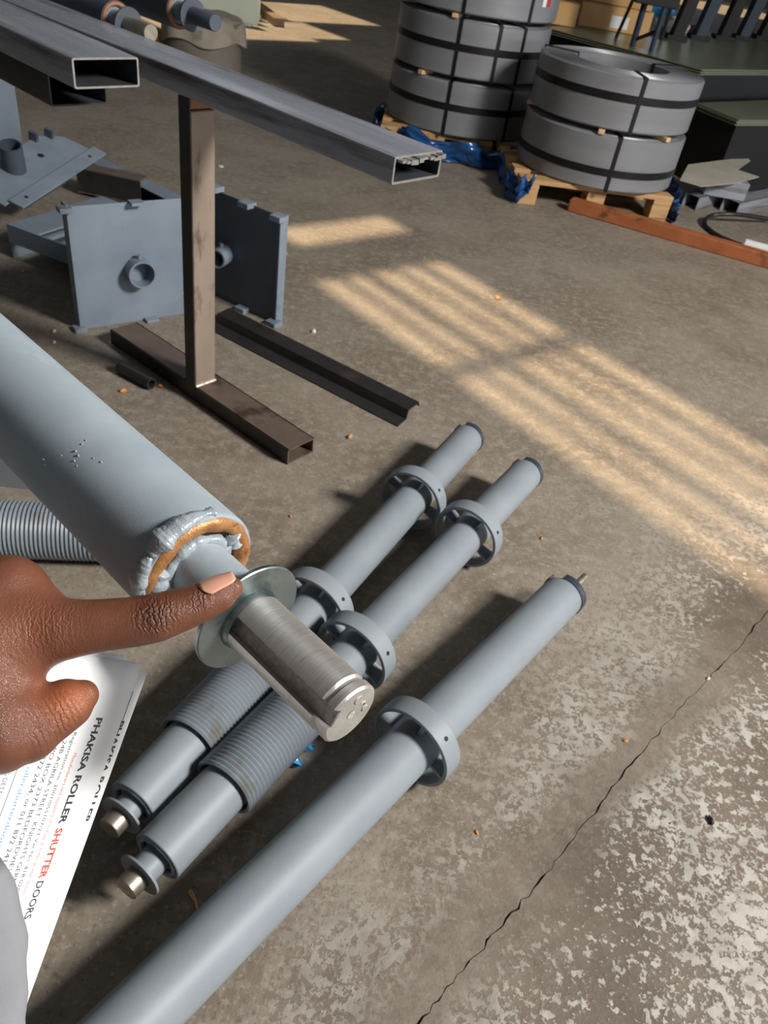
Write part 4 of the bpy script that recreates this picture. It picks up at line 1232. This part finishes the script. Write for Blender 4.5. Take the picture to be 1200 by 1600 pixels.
caps = hand_points()
V, Fc = surface_net(caps, 0.0015, 0.0032)
me = bpy.data.meshes.new('person')
hc = D(-60, 1060, .38)
me.from_pydata([tuple(Vector(p) - hc) for p in V.tolist()], [], Fc.tolist()); me.update()
bm = bmesh.new(); bm.from_mesh(me)
for _ in range(3): bmesh.ops.smooth_vert(bm, verts=bm.verts, factor=0.5, use_axis_x=True, use_axis_y=True, use_axis_z=True)
bmesh.ops.recalc_face_normals(bm, faces=bm.faces); bm.to_mesh(me); bm.free()
me.polygons.foreach_set('use_smooth', [True] * len(me.polygons))
person = bpy.data.objects.new('person', me); COL.objects.link(person); person.location = hc
loc = lambda px, py, d: D(px, py, d) - hc
me.materials.append(skin_material(loc(243, 962, .367), loc(312, 938, .376), loc(112, 1088, .367), loc(85, 1128, .361), loc(70, 975, .363)))
tag(person, 'dark-skinned bare hand pointing its index finger at the washer, thumb pinching paper', 'person')
# nail of the index finger
nm_, nnt, nb_ = new_mat('fingernail'); nb_.inputs['Base Color'].default_value = (*lin((220, 164, 140)), 1); nb_.inputs['Roughness'].default_value = 0.3
na, nb2 = loc(322, 939, .385), loc(370, 911, .3885)
axn = (nb2 - na).normalized(); Ln = (nb2 - na).length
dors = (-CY * 0.86 - CZ * 0.50); dors = (dors - axn * dors.dot(axn)).normalized(); side = axn.cross(dors)
v = []; f = []; nu, nv = 14, 13
for i in range(nu):
    t = i / (nu - 1)
    rad = (30.5 - 11.5 * t ** 1.6) * .387 / FPX
    half = 0.78 * (min(1, (t + 0.02) / 0.22)) ** 0.5 * (1 - 0.25 * max(0, (t - 0.8) / 0.2) ** 2)
    for j in range(nv):
        a = (j / (nv - 1) * 2 - 1) * half
        q = na + axn * (Ln * (0.05 + 1.0 * t)) + (dors * math.cos(a) + side * math.sin(a)) * (rad + 0.0004)
        v.append(tuple(q))
for i in range(nu - 1):
    for j in range(nv - 1): f.append((i * nv + j, (i + 1) * nv + j, (i + 1) * nv + j + 1, i * nv + j + 1))
b = MB(); b.v = v; b.f = f
no = obj('fingernail', b, nm_, person, sharp=80)
s = no.modifiers.new('thick', 'SOLIDIFY'); s.thickness = 0.0008; s.offset = -1

# ------------------------------------------------------------------ sheets of paper
PO = D(222, 1036, .455)
PE = D(33, 1562, .437)
es = (PE - PO).normalized(); PLs = (PE - PO).length
ed = (-CX * 0.62 - CZ * 0.78); ed = (ed - es * ed.dot(es)).normalized()
en = es.cross(ed)
if en.dot(CZ) > 0: en = -en                       # towards the camera
SLEN = 0.215; DLEN = 0.135


def paper_pt(s, d, lift=0.0, so=0.0, do=0.0, rot=0.0):
    c_, s_ = math.cos(rot), math.sin(rot)
    ss = so + s * c_ - d * s_; dd = do + s * s_ + d * c_
    bend = 0.05 * max(0, dd - 0.06) ** 1.5
    return PO + es * ss + ed * dd + en * (lift + bend)


def sheet(label, so, do, rot, lift):
    v = []; f = []; a, b_ = 20, 16
    for i in range(a):
        for j in range(b_):
            v.append(tuple(paper_pt(SLEN * i / (a - 1), DLEN * j / (b_ - 1), lift, so, do, rot)))
    for i in range(a - 1):
        for j in range(b_ - 1): f.append((i * b_ + j, (i + 1) * b_ + j, (i + 1) * b_ + j + 1, i * b_ + j + 1))
    m = MB(); m.v = v; m.f = f
    o = obj('paper_sheet', m, PAPER, sharp=80); tag(o, label, 'paper')
    s_ = o.modifiers.new('thick', 'SOLIDIFY'); s_.thickness = 0.0002
    return o


def text(body, size, s0, d0, m, parent, lift, so=0, do=0, rot=0, sx=1.0, bold=0.0, name='lettering', length=None):
    cu = bpy.data.curves.new('t', 'FONT'); cu.body = body; cu.size = size; cu.offset = bold; cu.resolution_u = 2
    to = bpy.data.objects.new('t', cu); COL.objects.link(to)
    dg = bpy.context.evaluated_depsgraph_get()
    me = bpy.data.meshes.new_from_object(to.evaluated_get(dg)); bpy.data.objects.remove(to)
    xs = [v.co.x for v in me.vertices]
    k = sx if length is None else length / (max(xs) - min(xs))
    for v in me.vertices:
        # reading direction runs along the sheet's edge (s), letters stand up towards the edge (smaller d)
        v.co = paper_pt(s0 + v.co.x * k, d0 - v.co.y, lift, so, do, rot)
    me.materials.append(m)
    me.name = name
    o = bpy.data.objects.new(name, me); COL.objects.link(o); o.parent = parent
    return o


def rule(s0, s1, d0, m, parent, lift, so=0, do=0, rot=0, t=0.0004):
    n = 12; v = []; f = []
    for i in range(n):
        s = s0 + (s1 - s0) * i / (n - 1)
        v.append(tuple(paper_pt(s, d0, lift, so, do, rot))); v.append(tuple(paper_pt(s, d0 + t, lift, so, do, rot)))
    for i in range(n - 1): f.append((2 * i, 2 * i + 2, 2 * i + 3, 2 * i + 1))
    b = MB(); b.v = v; b.f = f
    return obj('printed_rule', b, m, parent)


HB = 0.0135                                          # letterhead's distance from the top edge


def letterhead(p, lift, so, do, rot, part=False):
    kw = dict(lift=lift, so=so, do=do, rot=rot)
    L_ = lift + 0.00025; kw['lift'] = L_
    text('PHAKISA ROLLER', 0.0058, 0.034, HB + 0.004, INK, p, sx=1.0, bold=0.0002, length=0.062, **kw)
    if part: return
    text('SHUTTER', 0.0058, 0.0985, HB + 0.004, INKR, p, bold=0.0002, length=0.029, **kw)
    text('DOORS', 0.0058, 0.1285, HB + 0.004, INK, p, bold=0.0001, length=0.0215, **kw)
    y = HB + 0.0105
    rows = [('Manufacturers and suppliers of industrial roller shutter doors', INKR, 0.055, 0.080, 0.0029),
            ('Registration no. 2001/055107/23 Vat No. 418 020 9720', INK, 0.043, 0.100, 0.0030),
            ('24B AGRILA STREET, KNIGHTS GERMISTON', INK, 0.048, 0.095, 0.0036),
            ('PO BOX 2373 BEDFORDVIEW 2008', INK, 0.052, 0.085, 0.0036),
            ('T. 011 872 2434, or 011 872 2410,', INK, 0.040, 0.080, 0.0040)]
    for k, (tx_, mm, s0, ln, sz) in enumerate(rows):
        text(tx_, sz, s0, y + k * 0.0048, mm, p, length=ln, **kw)
    text('Fax 086 7', 0.0038, 0.122, y + 4 * 0.0048, INK, p, length=0.022, **kw)
    text('email: rollershutterdoors.co.za', 0.0038, 0.044, y + 5.3 * 0.0048, INKB, p, length=0.078, **kw)
    rule(0.035, 0.20, y + 6.3 * 0.0048, INK, p, **kw)
    text('BANKING DETAILS', 0.0036, 0.052, y + 7.6 * 0.0048, INK, p, length=0.030, **kw)
    for k, tx_ in enumerate(('Phakisa Roller Shutter Doors', 'Standard Bank Account number', 'Branch code')):
        text(tx_, 0.0032, 0.052, y + (8.6 + k) * 0.0048, INK, p, length=(0.046, 0.044, 0.030)[k], **kw)
    rule(0.035, 0.20, y + 11.6 * 0.0048, INK, p, **kw)
    text('Working', 0.0060, 0.062, y + 13.4 * 0.0048, INK, p, length=0.030, **kw)


sh3 = sheet('rearmost white sheet of the held papers, only a narrow edge showing', 0.0062, -0.0085, 0.006, -0.0030)
sh2 = sheet('middle white sheet of the held papers with half hidden letterhead', 0.0055, -0.0062, 0.0, -0.0016)
sh4 = sheet('white sheet whose top corner peeps out above the front letterhead sheet', -0.0028, 0.0125, -0.004, -0.0010)
sh1 = sheet('front white letterhead sheet of the held papers, under the thumb', 0.0, 0.0, 0.0, 0.0)
letterhead(sh1, 0.0, 0.0, 0.0, 0.0)
# the second sheet's letterhead peeps out beyond the first sheet's edge
kw2 = dict(lift=-0.0016 + 0.00025, so=0.0055, do=-0.0062, rot=0.0)
text('PHAKISA ROLLER', 0.0058, 0.030, 0.0068, INK, sh2, bold=0.0002, length=0.062, **kw2)
for k in range(5):
    rule(0.012, 0.030, 0.0040 + k * 0.0011, INK, sh2, t=0.0005, **kw2)
# soft grey cloth edge close to the camera at the lower left
v = []; f = []; na_, nb_n = 24, 18
for i in range(na_):
    t = i / (na_ - 1)
    py = 1350 + 420 * t
    xr = 40 * math.sin(min(1.0, t / 0.36) * PI / 2) ** 0.8 - 14 * max(0, t - 0.42) ** 1.2 - 2
    c0 = D(-110, py, .31); r = (110 + xr) * .31 / FPX
    for j in range(nb_n):
        a = -1.2 + 3.0 * j / (nb_n - 1)
        v.append(tuple(c0 + CX * (r * math.cos(a)) - CZ * (r * 0.6 * math.sin(a)) + CX * (0.0006 * math.sin(i * 1.3 + j))))
for i in range(na_ - 1):
    for j in range(nb_n - 1): f.append((i * nb_n + j, (i + 1) * nb_n + j, (i + 1) * nb_n + j + 1, i * nb_n + j + 1))
b = MB(); b.v = v; b.f = f
CLOTH = mat('grey_cloth', (128, 130, 136), (138, 140, 146), 0.9, scale=30, bump=0.3, bscale=1500)
cu = obj('cloth_edge', b, CLOTH, sharp=80); s_ = cu.modifiers.new('thick', 'SOLIDIFY'); s_.thickness = 0.001
tag(cu, 'blurred pale grey cloth edge at the lower left corner, nearest the camera', 'cloth')
